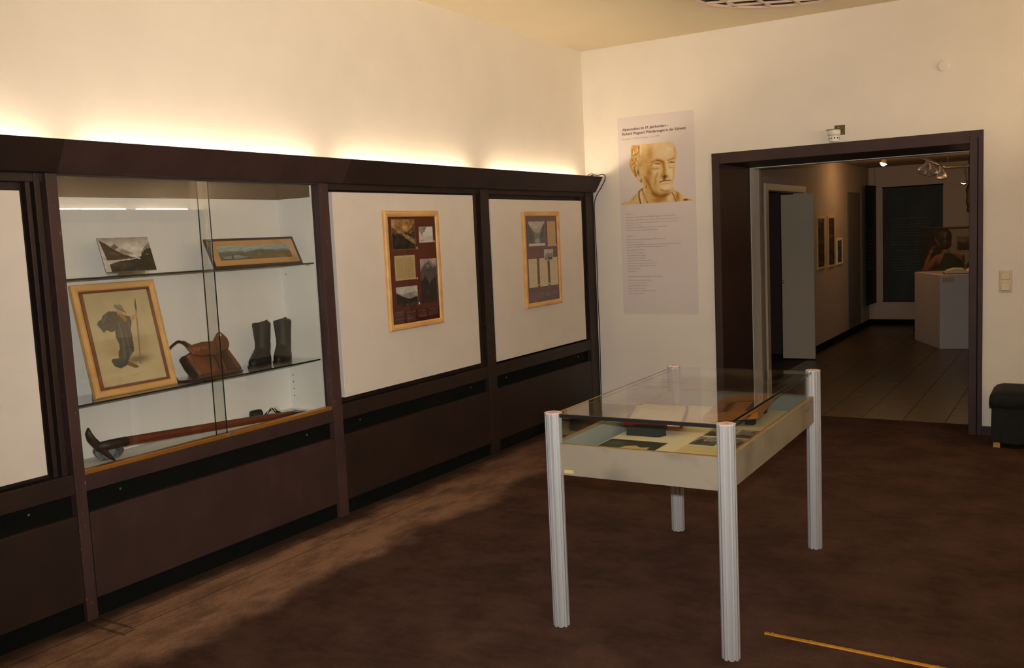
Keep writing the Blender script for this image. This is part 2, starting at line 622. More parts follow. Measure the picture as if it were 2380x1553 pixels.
def text_mb(mb, txt, o, ex, ey, width, height=None, bold=0.0):
    """adds flat lettering to mb; fitted to the given width"""
    cu = bpy.data.curves.new('t', 'FONT')
    cu.body = txt
    cu.size = 1.0
    cu.resolution_u = 2
    cu.offset = bold
    ob = bpy.data.objects.new('t', cu)
    COL.objects.link(ob)
    dg = bpy.context.evaluated_depsgraph_get()
    me = bpy.data.meshes.new_from_object(ob.evaluated_get(dg))
    xs = [v.co.x for v in me.vertices]
    if xs:
        x0, x1 = min(xs), max(xs)
        k = width/(x1-x0)
        ky = k if height is None else height/0.7
        o, ex, ey = Vector(o), Vector(ex), Vector(ey)
        mb.add([o+ex*((v.co.x-x0)*k)+ey*(v.co.y*ky) for v in me.vertices], [tuple(p.vertices) for p in me.polygons])
    bpy.data.objects.remove(ob)
    bpy.data.curves.remove(cu)
    bpy.data.meshes.remove(me)
    return mb

def frame_mb(o, ex, ey, w, h, bar, depth, mb=None):
    """mitred moulding with a rounded-over profile; o = outer bottom-left at the back plane"""
    o, ex, ey = Vector(o), Vector(ex).normalized(), Vector(ey).normalized()
    en = ex.cross(ey)
    prof = [(0, 0), (0, depth*.7), (bar*.16, depth*.95), (bar*.5, depth), (bar*.85, depth*.86), (bar, depth*.6), (bar, 0)]
    rings = []
    for cx, cy, sx, sy in ((0, 0, 1, 1), (w, 0, -1, 1), (w, h, -1, -1), (0, h, 1, -1), (0, 0, 1, 1)):
        rings.append([o+ex*(cx+sx*a)+ey*(cy+sy*a)+en*d for a, d in prof])
    mb = mb or MB()
    mb.loft(rings, cap=False)
    return mb

# ================================================================== THE SETTING
H = 3.0895
XW = -0.067           # upper left wall plane
XR = 5.12             # right wall plane
YB = -9.6             # wall behind the camera
DL, DR, DT = 1.068, 3.001, 2.136      # outer door surround
IL, IR, IT = 1.129, 2.915, 2.05       # clear opening
JD, WT = 0.77, 1.09                   # depth of brown lining, of the whole wall
NL, NR, NB, NH = 0.88, 4.6, 7.32, 2.32  # next room: left wall, right wall, back wall, ceiling

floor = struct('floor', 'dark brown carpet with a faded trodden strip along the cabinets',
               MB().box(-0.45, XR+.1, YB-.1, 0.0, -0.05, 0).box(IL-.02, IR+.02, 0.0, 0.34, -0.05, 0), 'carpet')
struct('ceiling', 'pale yellow painted ceiling', MB().box(-0.45, XR+.1, YB-.1, 0.1, H, H+.1), 'ceiling_paint')
struct('wall_left', 'white wall above the brown display cabinets',
       MB().box(-.45, XW, YB, 0.0, 1.94, H).box(-.45, -.36, YB, 0.0, 0, 1.94), 'wall_paint')
struct('wall_back', 'cream wall with the wide brown doorway',
       MB().box(-.45, IL-.02, 0, WT, 0, H).box(IR+.02, XR+.1, 0, WT, 0, H).box(IL-.02, IR+.02, 0, WT, IT+.02, H), 'wall_paint')
struct('wall_right', 'plain right hand wall of the room', MB().box(XR, XR+.1, YB, 0, 0, H), 'wall_paint')
struct('wall_front', 'plain wall at the near end of the room', MB().box(-.45, XR+.1, YB-.1, YB, 0, H), 'wall_paint')
struct('baseboard_back', 'dark brown skirting board along the doorway wall',
       MB().box(0.02, DL, -.015, 0, 0, .065).box(DR, XR, -.015, 0, 0, .065), 'frame_brown')

# doorway surround: lining and face boards
dr = MB().box(DL, IL, -.025, 0.0, 0, DT).box(IL-.018, IL, 0.0, JD, 0, IT)
d1 = struct('door_1', 'wide brown doorway surround opening to the next room', dr, 'frame_brown')
box('jamb', 'frame_brown', d1, IR, DR, -.025, 0.0, 0, DT, bevel=.003)
box('jamb_lining', 'frame_brown', d1, IR, IR+.018, 0, JD, 0, IT)
box('head', 'frame_brown', d1, IL, IR, -.025, 0, IT, DT, bevel=.003)
box('head_lining', 'frame_brown', d1, IL, IR, 0, JD, IT, IT+.018)
box('jamb_rebate', 'recess_black', d1, IR+.05, IR+.056, -.028, -.024, 0, DT-.05)
tr = struct('trim_1', 'pale grey metal strip on the far edge of the doorway',
            MB().box(IL-.018, IL+.004, JD, JD+.115, 0, IT).box(IL-.018, IR+.018, JD, JD+.115, IT-.006, IT+.014)
            .box(IR-.004, IR+.018, JD, JD+.115, 0, IT), 'metal_trim')

# ---- next room
struct('wall_next_left', 'dim left wall of the next room with an open side door',
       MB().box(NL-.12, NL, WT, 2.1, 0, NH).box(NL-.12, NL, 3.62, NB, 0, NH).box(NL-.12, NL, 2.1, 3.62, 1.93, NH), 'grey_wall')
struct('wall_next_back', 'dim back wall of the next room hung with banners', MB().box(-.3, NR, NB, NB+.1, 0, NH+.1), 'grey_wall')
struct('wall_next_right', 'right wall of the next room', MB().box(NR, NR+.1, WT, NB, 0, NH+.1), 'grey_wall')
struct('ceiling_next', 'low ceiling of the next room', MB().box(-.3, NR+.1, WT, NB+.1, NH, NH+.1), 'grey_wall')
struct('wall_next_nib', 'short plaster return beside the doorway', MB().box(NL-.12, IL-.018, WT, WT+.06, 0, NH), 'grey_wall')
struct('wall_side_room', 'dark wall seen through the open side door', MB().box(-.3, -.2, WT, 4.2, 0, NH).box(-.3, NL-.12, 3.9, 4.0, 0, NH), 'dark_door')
struct('baseboard_next', 'black skirting board of the next room',
       MB().box(NL, NL+.012, 3.70, NB, 0, .085).box(NL, NR, NB-.012, NB, 0, .085).box(NL, NL+.012, WT+.06, 2.0, 0, .085), 'recess_black')
nf = struct('floor_next', 'dark tiled floor of the next room', MB().box(-.3, NR+.1, 0.34, NB+.1, -.05, -.006), 'tile_joint')
TS = 0.30
tile_me = None
for i in range(8):
    for j in range(24):
        x0 = NL+.04+i*TS
        y0 = 0.345+j*TS
        if y0 > NB or (y0 < WT and (x0 < IL or x0+TS > IR+.2)):
            continue
        if tile_me is None:
            t = MB().box(.002, TS-.002, .002, TS-.002, -.006, 0).build('tile', 'tile')
            tile_me = t.data
        else:
            t = bpy.data.objects.new('tile', tile_me)
            COL.objects.link(t)
        t.parent = nf
        t.location = (x0, y0, -.001)

# side door of the next room: casing and open leaf
sd = struct('door_2', 'white side door standing open in the next room', MB().box(.645, 1.01, 3.47, 3.51, .012, 1.885), 'door_white', bevel=.003)
box('leaf_edge', 'recess_black', sd, .637, .645, 3.468, 3.512, .012, 1.885)
MB().cyl((.662, 3.47, .90), (.662, 3.44, .90), .009).ell((.662, 3.435, .90), (.018, .014, .018), 14, 8).build('door_handle', 'steel', sd, smooth=True)
tr2 = struct('trim_2', 'white casing around the side door', MB().box(NL-.12, NL+.02, 2.02, 2.12, 0, 1.97), 'door_white', bevel=.004)
box('casing_head', 'door_white', tr2, NL-.12, NL+.015, 2.12, 3.62, 1.90, 1.97, bevel=.004)
box('casing_far', 'door_white', tr2, NL-.12, NL+.012, 3.56, 3.66, 0, 1.90, bevel=.004)

# ================================================================== CABINETS ALONG THE LEFT WALL
ZC, ZT = 1.900, 2.027
def cornice(t, m, y0, y1):
    a = [(0.0, ZC-.004), (0.028, ZC), (.1013, ZT), (.090, ZT), (.014, ZC+.022), (0.0, ZC+.022)]
    r = lambda y: [Vector((x, y, z)) for x, z in a]
    MB().loft([r(y0), r(y1)]).build('cornice_board', m, t, bevel=.002)
    box('lamp_trough', m, t, XW+.002, .016, y0, y1, ZC+.0, ZC+.02)

def lower(t, m, y0, y1, zs=.562, zp=.465, zb=.088):
    box('lower_panel', m, t, -.03, 0.0, y0+.006, y1-.002, zb, zp, bevel=.002)
    box('vent_recess', 'recess_black', t, -.06, -.035, y0, y1, zp-.02, zs+.01)
    box('toe_kick', 'recess_black', t, -.05, -.02, y0, y1, 0, zb+.01)
    scr = []
    for k in (.12, .88):
        y = y0+(y1-y0)*k
        MB().cyl((-.036, y, zp+.055), (-.032, y, zp+.055), .005, n=10).build('screw', 'steel', t)

def plain_bay(label, y0, y1, post_y, m='laminate', ztop=1.85, zbot=.68, group=None):
    t = thing('display_cabinet', label, 'cabinet', (0, (y0+y1)/2, 0))
    for a, b in post_y:
        box('post', m+'_post', t, -.06, .004, a, b, 0, ZC, bevel=.003)
    box('backing_panel', m, t, -.075, -.055, y0, y1, .55, ZC)
    box('bottom_rail', m, t, -.055, 0.0, y0, y1, .556, .645, bevel=.003)
    box('top_rail', m, t, -.055, -.012, y0, y1, 1.862, ZC, bevel=.002)
    lower(t, m, y0, y1)
    return t

# left-hand bay (mostly out of frame)
b0 = plain_bay('leftmost display cabinet bay cut off by the picture edge', -6.55, -4.971, [(-6.60, -6.55)])
box('inner_stile', 'laminate', b0, -.055, -.02, -5.045, -5.025, .645, ZC, bevel=.002)
box('inner_stile', 'laminate', b0, -.055, -.008, -5.015, -4.99, .645, ZC, bevel=.002)
cornice(b0, 'laminate', -6.6, -4.93)
# bay with boards 2 and 3
b2 = plain_bay('display cabinet bay right of the glass showcase', -3.307, -1.765, [(-1.767, -1.663)])
box('inner_stile', 'laminate', b2, -.055, -.015, -1.835, -1.80, .645, ZC, bevel=.002)
cornice(b2, 'laminate', -3.205, -1.71)
b3 = plain_bay('display cabinet bay in the corner next to the doorway wall', -1.663, -.148, [(-.150, -.004)])
box('inner_stile', 'laminate', b3, -.055, -.02, -.20, -.165, .645, ZC, bevel=.002)
cornice(b3, 'laminate', -1.71, -.006)

# showcase bay
vc = thing('glass_showcase', 'built-in glass showcase with shelves of boots, bag and pictures', 'showcase', (0, -4.15, 0))
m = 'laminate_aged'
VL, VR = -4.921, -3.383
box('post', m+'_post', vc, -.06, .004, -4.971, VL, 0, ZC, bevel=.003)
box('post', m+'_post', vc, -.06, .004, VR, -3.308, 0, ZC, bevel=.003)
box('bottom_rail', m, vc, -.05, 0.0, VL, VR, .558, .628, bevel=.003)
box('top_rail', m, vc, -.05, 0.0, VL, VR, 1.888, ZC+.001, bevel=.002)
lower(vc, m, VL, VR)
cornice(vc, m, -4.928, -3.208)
box('gold_sill', 'gold_anodised', vc, -.045, -.004, VL, VR, .628, .648, bevel=.002)
MB().box(-.005, .004, -4.135, -4.115, .632, .650).build('lock', 'steel', vc)
CB, CRY = -.302, -3.402
box('case_back', 'case_white', vc, CB-.012, CB, -4.935, CRY+.012, .60, 1.93)
box('case_side', 'case_white', vc, CB, -.048, CRY, CRY+.012, .60, 1.93)
box('case_side', 'case_white', vc, CB, -.048, -4.935, -4.923, .60, 1.93)
box('case_floor', 'case_white', vc, CB, -.045, -4.923, CRY, .612, .627)
box('case_top', 'case_fascia', vc, CB, -.05, -4.923, CRY, 1.915, 1.93)
box('top_fascia', 'case_fascia', vc, CB, CB+.006, -4.923, CRY, 1.822, 1.915)
box('top_fascia', 'case_fascia', vc, CB+.006, -.05, CRY-.006, CRY, 1.822, 1.915)
box('top_fascia', 'case_fascia', vc, CB+.006, -.05, -4.923, -4.917, 1.822, 1.915)
for y in (-3.43, -4.895):
    for k, z in enumerate((.70, .74, .78, .82, 1.10, 1.14, 1.40)):
        yy = CRY if y > -4 else -4.923
        s_ = -1 if y > -4 else 1
        MB().cyl((CB+.03, yy, z), (CB+.03, yy+s_*.002, z), .003, n=8).build('peg_hole', 'recess_black', vc)
for z in (1.462, .922):
    sh = box('glass_shelf', 'shelf_glass', vc, CB+.004, -.045, -4.915, CRY-.008, z-.008, z)
    box('shelf_edge', 'glass_edge', sh, -.045, -.0435, -4.915, CRY-.008, z-.008, z)
    for yy in (-4.905, CRY-.014):
        box('shelf_peg', 'steel', sh, -.09, -.075, yy-.008, yy+.006, z-.016, z-.0085)
for (x, y0, y1) in ((-.012, -4.92, -4.135), (-.026, -4.19, -3.39)):
    p_ = box('sliding_pane', 'pane_glass', vc, x-.003, x+.003, y0, y1, .645, 1.892)
    ye = y1 if x > -.02 else y0
    box('pane_edge', 'glass_edge', p_, x-.0028, x+.0028, ye-.0012, ye+.0012, .648, 1.888)

# fluorescent tubes in the cove
for lab, y0, y1 in (('warm fluorescent tube glowing behind the cornice at the far left', -6.4, -4.885),
                    ('warm fluorescent tube glowing behind the cornice above the showcase', -4.795, -3.30),
                    ('warm fluorescent tube glowing above the first framed picture panel', -3.186, -1.76),
                    ('warm fluorescent tube glowing behind the cornice nearest the corner', -1.595, -.126)):
    t = thing('fluorescent_lamp', lab, 'lamp', (-.005, (y0+y1)/2, ZC+.02), 'cove lamps on the left wall')
    MB().cyl((-.030, y0+.05, 1.968), (-.030, y1-.05, 1.968), .013, n=10).build('tube', 'tube_light', t, smooth=True)
    box('batten', 'white_plastic', t, -.048, -.012, y0, y1, ZC+.021, ZC+.045)
    for y in (y0+.012, y1-.012):
        box('end_cap', 'white_plastic', t, -.045, -.015, y-.012, y+.012, ZC+.045, 1.985)

# the matching cornice and cove light on the right wall (seen mirrored in the showcase glass)
a = [(XR-.0, ZC), (XR-.095, ZC), (XR-.168, ZT), (XR-.157, ZT), (XR-.085, ZC+.02), (XR, ZC+.02)]
cr = MB().loft([[Vector((x, y, z)) for x, z in a] for y in (-8.0, -.006)])
struct('trim_3', 'dark brown lamp cornice along the right hand wall', cr, 'laminate')
yy = -.10
for k, lab in enumerate(('nearest the doorway wall', 'second from the doorway wall', 'third from the doorway wall', 'fourth from the doorway wall', 'farthest from the doorway wall')):
    ln = .66 if k == 0 else 1.45
    t = thing('fluorescent_lamp', 'warm tube in the right wall cornice, '+lab, 'lamp', (XR-.06, yy-ln/2, ZC+.02), 'cove lamps on the right wall')
    MB().cyl((XR-.062, yy, 2.030), (XR-.062, yy-ln, 2.030), .013, n=10).build('tube', 'tube_light_r', t, smooth=True)
    box('batten', 'white_plastic', t, XR-.08, XR-.044, yy-ln, yy, ZC+.021, ZC+.105)
    yy -= ln+.15

def cr(pts, n=6):
    P = [Vector(p) for p in pts]
    out = []
    for i in range(len(P)-1):
        a, b, c_, d = P[max(i-1, 0)], P[i], P[i+1], P[min(i+2, len(P)-1)]
        for k in range(n):
            t = k/n
            out.append(.5*((2*b)+(c_-a)*t+(2*a-5*b+4*c_-d)*t*t+(3*b-a-3*c_+d)*t**3))
    return out+[P[-1]]
# black cable looping over the cornice end and down the post
pts = [(-.02, -.07, 1.965), (-.01, -.05, 2.03), (.02, -.03, 2.045), (.06, -.02, 2.04), (.095, -.018, 2.045), (.125, -.02, 2.035), (.128, -.022, 2.0), (.10, -.02, 1.955),
       (.07, -.016, 1.915), (.045, -.012, 1.885), (.02, -.012, 1.83), (.012, -.012, 1.75), (.014, -.012, 1.5), (.018, -.012, 1.35), (.016, -.012, 1.0), (.02, -.012, .7), (.014, -.012, .3), (.016, -.012, .01)]
tag(MB().tube(cr(pts), .004, 6).build('cable', 'cable', loc=(.016, -.012, 0), smooth=True), 'thin black cable looped over the cornice end and down the corner', 'cable')
tag(MB().tube(cr([(.0, -.19, 1.965), (.03, -.19, 2.02), (.075, -.185, 2.046), (.088, -.165, 2.038), (.05, -.15, 2.0), (.0, -.15, 1.965)]), .003, 6).build('cable', 'cable', loc=(0, -.17, 1.965), smooth=True),
    'short brown cable loop peeking over the cornice top', 'cable')

# white display boards
def board(label, y0, y1, z0, z1):
    t = thing('display_board', label, 'board', (-.03, (y0+y1)/2, z0), 'white display boards in the cabinet bays')
    box('panel', 'board_white', t, -.03, 0.0, y0, y1, z0, z1, bevel=.002)
    for yy in (y0+.2, y1-.2):
        box('hanger', 'recess_black', t, -.055, -.03, yy-.03, yy+.03, z0+.3, z1-.3)
board('white display board cut off by the left picture edge', -6.5, -5.083, .671, 1.825)
board('white display board between showcase post and middle post', -3.275, -1.861, .68, 1.85)
board('white display board nearest the corner', -1.64, -.23, .66, 1.827)

# ================================================================== FRAMED PANELS
EY, EZ, EX = Vector((0, 1, 0)), Vector((0, 0, 1)), Vector((1, 0, 0))
def landscape(w, h, nx, ny, sky, far, near, ridge1, ridge2, extra=None, n=26):
    c = Cv(w, h, nx, ny, sky)
    c.grad(0, h, tuple(min(255, v*1.08) for v in sky), .5)
    c.poly([(0, 0)]+[(a*w, b*h) for a, b in ridge1]+[(w, 0)], far)
    c.poly([(0, 0)]+[(a*w, b*h) for a, b in ridge2]+[(w, 0)], near)
    c.noise(n, 7, 4)
    if extra:
        extra(c)
    return c

def pframe(label, yc, zc, w, h, x=0.0):
    t = thing('framed_exhibit', label, 'picture', (x, yc, zc-h/2), 'beech framed exhibition panels')
    o = Vector((x+.001, yc-w/2, zc-h/2))
    frame_mb(o, EY, EZ, w, h, .036, .022).build('frame', 'beech', t)
    box('mount', 'mount_brown', t, x+.002, x+.010, yc-w/2+.03, yc+w/2-.03, zc-h/2+.03, zc+h/2-.03)
    box('picture_glass', 'picture_glass', t, x+.0125, x+.0135, yc-w/2+.034, yc+w/2-.034, zc-h/2+.034, zc+h/2-.034)
    return t
def put(t, name, cv, y, z, x=.0112):
    return sheet(name, cv, (x, y, z), EY, EZ, .001, t)

# first panel
F2Y, F2Z = -2.574, 1.378
t = pframe('beech framed panel with two columns of mountain photographs on brown mount', F2Y, F2Z, .556, .732)
def ex1(c):
    c.poly([(0, 0), (.236, 0), (.236, .035), (.15, .075), (.09, .095), (0, .1)], (52, 42, 30))
    c.poly([(.09, .105), (.14, .07), (.236, .03), (.236, .06), (.17, .085), (.12, .108)], (168, 138, 96))
    c.stroke([(.05, .1), (.12, .1), (.17, .095)], .003, (60, 46, 32), .8)
    c.noise(30, 20, 2)
    for s_ in ((0, .236, 0, .006), (0, .236, .185, .19), (0, .006, 0, .19), (.23, .236, 0, .19)):
        c.rect(*s_, (150, 112, 66), .8)
put(t, 'photograph', landscape(.236, .19, 70, 56, (176, 136, 86), (128, 100, 66), (78, 62, 44),
    [(0, .82), (.08, .72), (.2, .62), (.33, .5), (.5, .56), (.7, .6), (.85, .72), (1, .9)], [(0, .58), (.2, .5), (.5, .48), (.75, .5), (1, .62)], ex1, 34), F2Y-.208, F2Z+.125)
def ex2(c):
    c.poly([(.06, .1), (.03, .04), (.0, .075), (0, .1)], (170, 164, 154))
    c.poly([(.04, .1), (.05, .06), (.085, .1)], (150, 146, 138))
    c.stroke([(.085, .1), (.078, .06)], .003, (250, 246, 238), .8)
    c.stroke([(.01, .012), (.03, .01), (.05, .016)], .002, (120, 110, 98), .9)
put(t, 'photograph', landscape(.146, .1, 36, 26, (232, 226, 214), (222, 216, 204), (238, 232, 222), [(0, .4), (1, .4)], [(0, .1), (1, .1)], ex2, 10), F2Y+.067, F2Z+.165)
c = Cv(.203, .152, 60, 46, (214, 190, 140))
for x0 in (.012, .108):
    c.rect(x0, x0+.082, .012, .14, (196, 170, 118), .6)
    for k in range(16):
        c.words(x0+.004, x0+.078, .016+k*.0078, .0035, (150, 122, 78), .55, .004, .012)
c.stroke([(.1015, 0), (.1015, .152)], .003, (150, 120, 80), .8)
put(t, 'document_page', c, F2Y-.194, F2Z-.061)
def ex3(c):
    c.poly([(0, 0), (0, .085), (.05, .066), (.12, .04), (.216, .052), (.216, 0)], (52, 48, 42))
    for k in range(26):
        c.blob(random.uniform(0, .216), random.uniform(0, .018), .004, .003, (150, 144, 134), .8)
put(t, 'photograph', landscape(.216, .121, 60, 34, (206, 200, 190), (168, 160, 150), (74, 68, 60),
    [(0, .75), (.3, .6), (.6, .68), (.8, .72), (1, .66)], [(0, .7), (.3, .5), (.6, .36), (1, .45)], ex3, 20), F2Y-.197, F2Z-.223)
def ex4(c):
    c.poly([(0, .2), (.03, .23), (.06, .25), (.085, .262), (.11, .24), (.14, .22), (.176, .235), (.176, .1), (0, .1)], (104, 92, 84))
    c.poly([(0, 0), (0, .14), (.05, .17), (.09, .12), (.13, .15), (.176, .17), (.176, 0)], (62, 54, 50))
    for k in range(22):
        x = random.uniform(0, .176)
        y = random.uniform(.02, .2)
        c.stroke([(x, y), (x+random.uniform(-.02, .03), y-random.uniform(.02, .05))], .003, random.choice([(44, 38, 34), (128, 116, 106), (92, 82, 74)]), .7)
    c.blob(.08, .235, .02, .01, (190, 180, 172), .8)
    c.stroke([(.07, .205), (.105, .205)], .003, (30, 26, 24), .8)
put(t, 'photograph', landscape(.176, .281, 44, 70, (186, 170, 164), (150, 138, 130), (84, 74, 68), [(0, .8), (.5, .95), (1, .82)], [(0, .45), (.5, .6), (1, .5)], ex4, 36), F2Y+.06, F2Z-.22)
c = Cv(.478, .085, 190, 52, (70, 24, 16))
for i, (x0, ln, top) in enumerate(((.006, .112, 15), (.128, .105, 13), (.246, .105, 10), (.362, .105, 9))):
    for k in range(top):
        if i and k == 3:
            continue
        c.words(x0, x0+ln*random.uniform(.8, 1), .079-k*.0052-i*.0, .0022, (206, 182, 172), .75, .004, .013)
c.rect(.006, .105, .0785, .0815, (236, 220, 210), .8)
put(t, 'caption_strip', c, F2Y-.234, F2Z-.336)
for y, z in ((.034, .128), (.017, -.062), (.026, -.222), (.243, -.216), (.219, .165)):
    box('number_tag', 'white_plastic', t, .0108, .0116, F2Y+y, F2Y+y+.010, F2Z+z-.002, F2Z+z+.012)

# second panel
F3Y, F3Z = -.942, 1.373
t = pframe('beech framed panel with letters and one misty photograph on brown mount', F3Y, F3Z, .566, .732)
def ex5(c):
    c.poly([(0, 0), (0, .17), (.05, .13), (.08, .09), (.1, .03), (.1, 0)], (74, 72, 64))
    c.poly([(.252, 0), (.252, .18), (.2, .13), (.17, .08), (.16, 0)], (78, 74, 66))
    c.blob(.13, .04, .04, .02, (206, 200, 184), .8)
    c.noise(24, 14, 2)
    c.rect(0, .252, 0, .018, (222, 214, 202))
put(t, 'photograph', landscape(.252, .187, 56, 44, (184, 172, 156), (134, 126, 114), (108, 102, 92), [(0, .8), (.5, .5), (1, .85)], [(0, .3), (1, .3)], ex5, 18), F3Y-.201, F3Z+.102)
def letter(w, h, nx, ny, bg, col, rows, al=.5):
    c = Cv(w, h, nx, ny, bg)
    for k in range(rows):
        c.words(w*.07, w*random.uniform(.8, .94), h*(.93-k*.9/rows), h*.012, col, al, .006, .02)
    return c
put(t, 'letter', letter(.128, .196, 34, 60, (206, 170, 104), (150, 112, 60), 15), F3Y+.094, F3Z+.093)
for y0 in (-.217, -.052, .112):
    put(t, 'letter', letter(.125, .219, 34, 60, (226, 208, 160), (160, 138, 96), 17, .35), F3Y+y0, F3Z-.214)
c = Cv(.142, .087, 40, 26, (204, 194, 178))
c.poly([(.01, .03), (.06, .07), (.1, .045), (.13, .06), (.14, .02), (.02, .01)], (150, 140, 126))
c.rect(.055, .12, .006, .022, (60, 56, 50))
c.rect(.01, .03, .004, .02, (110, 100, 88))
c.noise(24, 8, 2)
put(t, 'card', c, F3Y+.026, F3Z-.015, .0125)
c = Cv(.478, .085, 150, 46, (84, 36, 26))
for i, (x0, ln, top) in enumerate(((.006, .112, 12), (.128, .105, 9), (.246, .105, 7), (.362, .105, 6))):
    for k in range(top):
        c.words(x0, x0+ln*random.uniform(.8, 1), .077-k*.0056, .0022, (200, 176, 166), .8, .004, .013)
put(t, 'caption_strip', c, F3Y-.227, F3Z-.336)
for y, z in ((-.08, -.205), (.085, -.205), (.226, .095)):
    box('number_tag', 'white_plastic', t, .0108, .0116, F3Y+y, F3Y+y+.010, F3Z+z, F3Z+z+.014)

# ================================================================== POSTER WITH THE MARBLE BUST
PX, PZ = .2504, .854
pt = thing('exhibition_poster', 'tall pale poster with a marble bust and German text beside the doorway', 'poster', (PX+.336, 0, PZ))
c = Cv(.6713, 1.6454, 4, 8, (226, 215, 210))
sheet('paper', c, (PX, -.002, PZ), EX, EZ, .0018, pt)
B = dict(
 sil=[(0.12, 1.411), (0.112, 1.371), (0.116, 1.323), (0.115, 1.297), (0.099, 1.279), (0.099, 1.255), (0.108, 1.239), (0.107, 1.214), (0.126, 1.187), (0.141, 1.16), (0.16, 1.129), (0.195, 1.099), (0.211, 1.095), (0.214, 1.052), (0.193, 1.05), (0.173, 1.041), (0.152, 1.013), (0.123, 0.981), (0.073, 0.947), (0.041, 0.957), (0.019, 0.936), (0.002, 0.924), (0.67, 0.924), (0.625, 0.943), (0.569, 0.968), (0.524, 1.0), (0.479, 1.031), (0.478, 1.071), (0.487, 1.102), (0.496, 1.163), (0.501, 1.191), (0.5, 1.223), (0.509, 1.247), (0.516, 1.289), (0.518, 1.321), (0.51, 1.361), (0.483, 1.411), (0.253, 1.411)],
 hair=[(0.12, 1.411), (0.112, 1.371), (0.116, 1.323), (0.099, 1.279), (0.099, 1.255), (0.107, 1.214), (0.141, 1.16), (0.195, 1.099), (0.209, 1.104), (0.189, 1.16), (0.179, 1.216), (0.217, 1.264), (0.198, 1.305), (0.196, 1.36), (0.206, 1.408)])
bx0, by0, bw, bh = 0.0, .922, .671, .491
P_ = (226, 215, 210)
c = Cv(bw, bh, 210, 154, P_)
sh = lambda L: [(x-bx0, y-by0) for x, y in L]
M_ = c.mask_poly(sh(B['sil']))
c.poly(sh(B['sil']), (228, 196, 140))
c.poly(sh(B['hair']), (214, 176, 108))
def S(pts, wd, col, al=1.0):
    c.stroke(sh(pts), wd, col, al, M_)
def Bl(x, y, rx, ry, col, al=1.0):
    c.blob(x-bx0, y-by0, rx, ry, col, al, M_)
# broad modelling of the marble
LT, MD, SH, DK = (246, 226, 184), (214, 170, 100), (176, 122, 46), (112, 66, 16)
Bl(.42, 1.34, .10, .07, LT, .9)
Bl(.36, 1.38, .08, .03, (234, 204, 150), .8)
Bl(.285, 1.33, .030, .07, SH, .55)
Bl(.25, 1.25, .040, .06, MD, .8)
Bl(.33, 1.17, .045, .03, LT, .7)
Bl(.33, 1.12, .04, .04, (226, 190, 130), .8)
Bl(.275, 1.175, .028, .045, SH, .75)
Bl(.262, 1.12, .02, .05, SH, .6)
Bl(.42, 1.05, .055, .025, LT, .95)
Bl(.33, 1.055, .03, .03, MD, .7)
Bl(.468, 1.16, .022, .06, LT, .95)
Bl(.49, 1.12, .012, .08, MD, .6)
Bl(.505, 1.33, .014, .06, MD, .7)
S([(.245, 1.12), (.285, 1.03), (.34, .99), (.41, .985)], .022, SH, .6)
S([(.30, 1.0), (.36, .965), (.43, .985)], .020, (150, 96, 28), .8)
Bl(.26, 1.02, .03, .06, MD, .8)
Bl(.35, .945, .07, .022, SH, .9)
Bl(.445, .955, .022, .04, LT, .8)
Bl(.12, .95, .05, .02, (226, 194, 134), .8)
Bl(.60, .955, .05, .016, LT, .7)
Bl(.517, .965, .018, .045, (190, 124, 22), .95)
# curls and ear
rb = random.Random(5)
for k in range(46):
    x, y = rb.uniform(.105, .205), rb.uniform(1.11, 1.41)
    a_ = rb.uniform(-.6, .6)+1.4
    l_ = rb.uniform(.012, .03)
    pts = [(x, y), (x+l_*.5*math.cos(a_)+.006, y-l_*.5*math.sin(a_)), (x+l_*math.cos(a_), y-l_*math.sin(a_))]
    if c.mask_poly(sh(B['hair']))[min(154, int((y-by0)/bh*154)), min(210, int(x/bw*210))]:
        S(pts, rb.uniform(.003, .006), rb.choice([SH, (150, 98, 26), LT, (238, 210, 156), MD]), .7)
S([(.146, 1.404), (.128, 1.366), (.123, 1.322)], .005, (160, 108, 30), .7)
S([(.185, 1.397), (.188, 1.36), (.171, 1.336), (.139, 1.328)], .0045, (160, 104, 24), .8)
S([(.162, 1.301), (.149, 1.269), (.124, 1.249)], .005, (160, 108, 30), .8)
S([(.14, 1.233), (.142, 1.189), (.161, 1.155)], .0045, (136, 86, 24), .8)
S([(.205, 1.405), (.203, 1.34)], .007, LT, .8)
Bl(.174, 1.185, .008, .022, (84, 46, 10), .95)
S([(.158, 1.215), (.164, 1.17), (.186, 1.125)], .005, LT, .7)
S([(.150, 1.21), (.158, 1.16)], .003, DK, .6)
Bl(.2, 1.113, .006, .014, (116, 72, 22), .85)
S([(.214, 1.30), (.216, 1.24)], .010, MD, .8)
# brows and eyes
S([(.300, 1.258), (.345, 1.272), (.38, 1.266), (.405, 1.245)], .010, SH, .8)
S([(.345, 1.270), (.40, 1.252)], .006, (128, 78, 20), .8)
S([(.289, 1.228), (.319, 1.249), (.35, 1.253), (.377, 1.238)], .0032, (124, 80, 26), .85)
S([(.30, 1.24), (.33, 1.257), (.365, 1.252)], .003, LT, .7)
S([(.335, 1.242), (.363, 1.241)], .0045, (116, 54, 26), .9)
S([(.31, 1.231), (.365, 1.229)], .0045, (250, 238, 210), .9)
S([(.298, 1.212), (.325, 1.199), (.357, 1.204)], .005, SH, .65)
S([(.438, 1.262), (.475, 1.270), (.494, 1.278)], .007, SH, .7)
S([(.439, 1.243), (.466, 1.250), (.499, 1.242)], .003, (132, 86, 30), .85)
S([(.464, 1.241), (.487, 1.241)], .004, (122, 64, 30), .9)
S([(.455, 1.231), (.49, 1.231)], .004, (250, 236, 206), .8)
S([(.45, 1.205), (.48, 1.200)], .005, MD, .7)
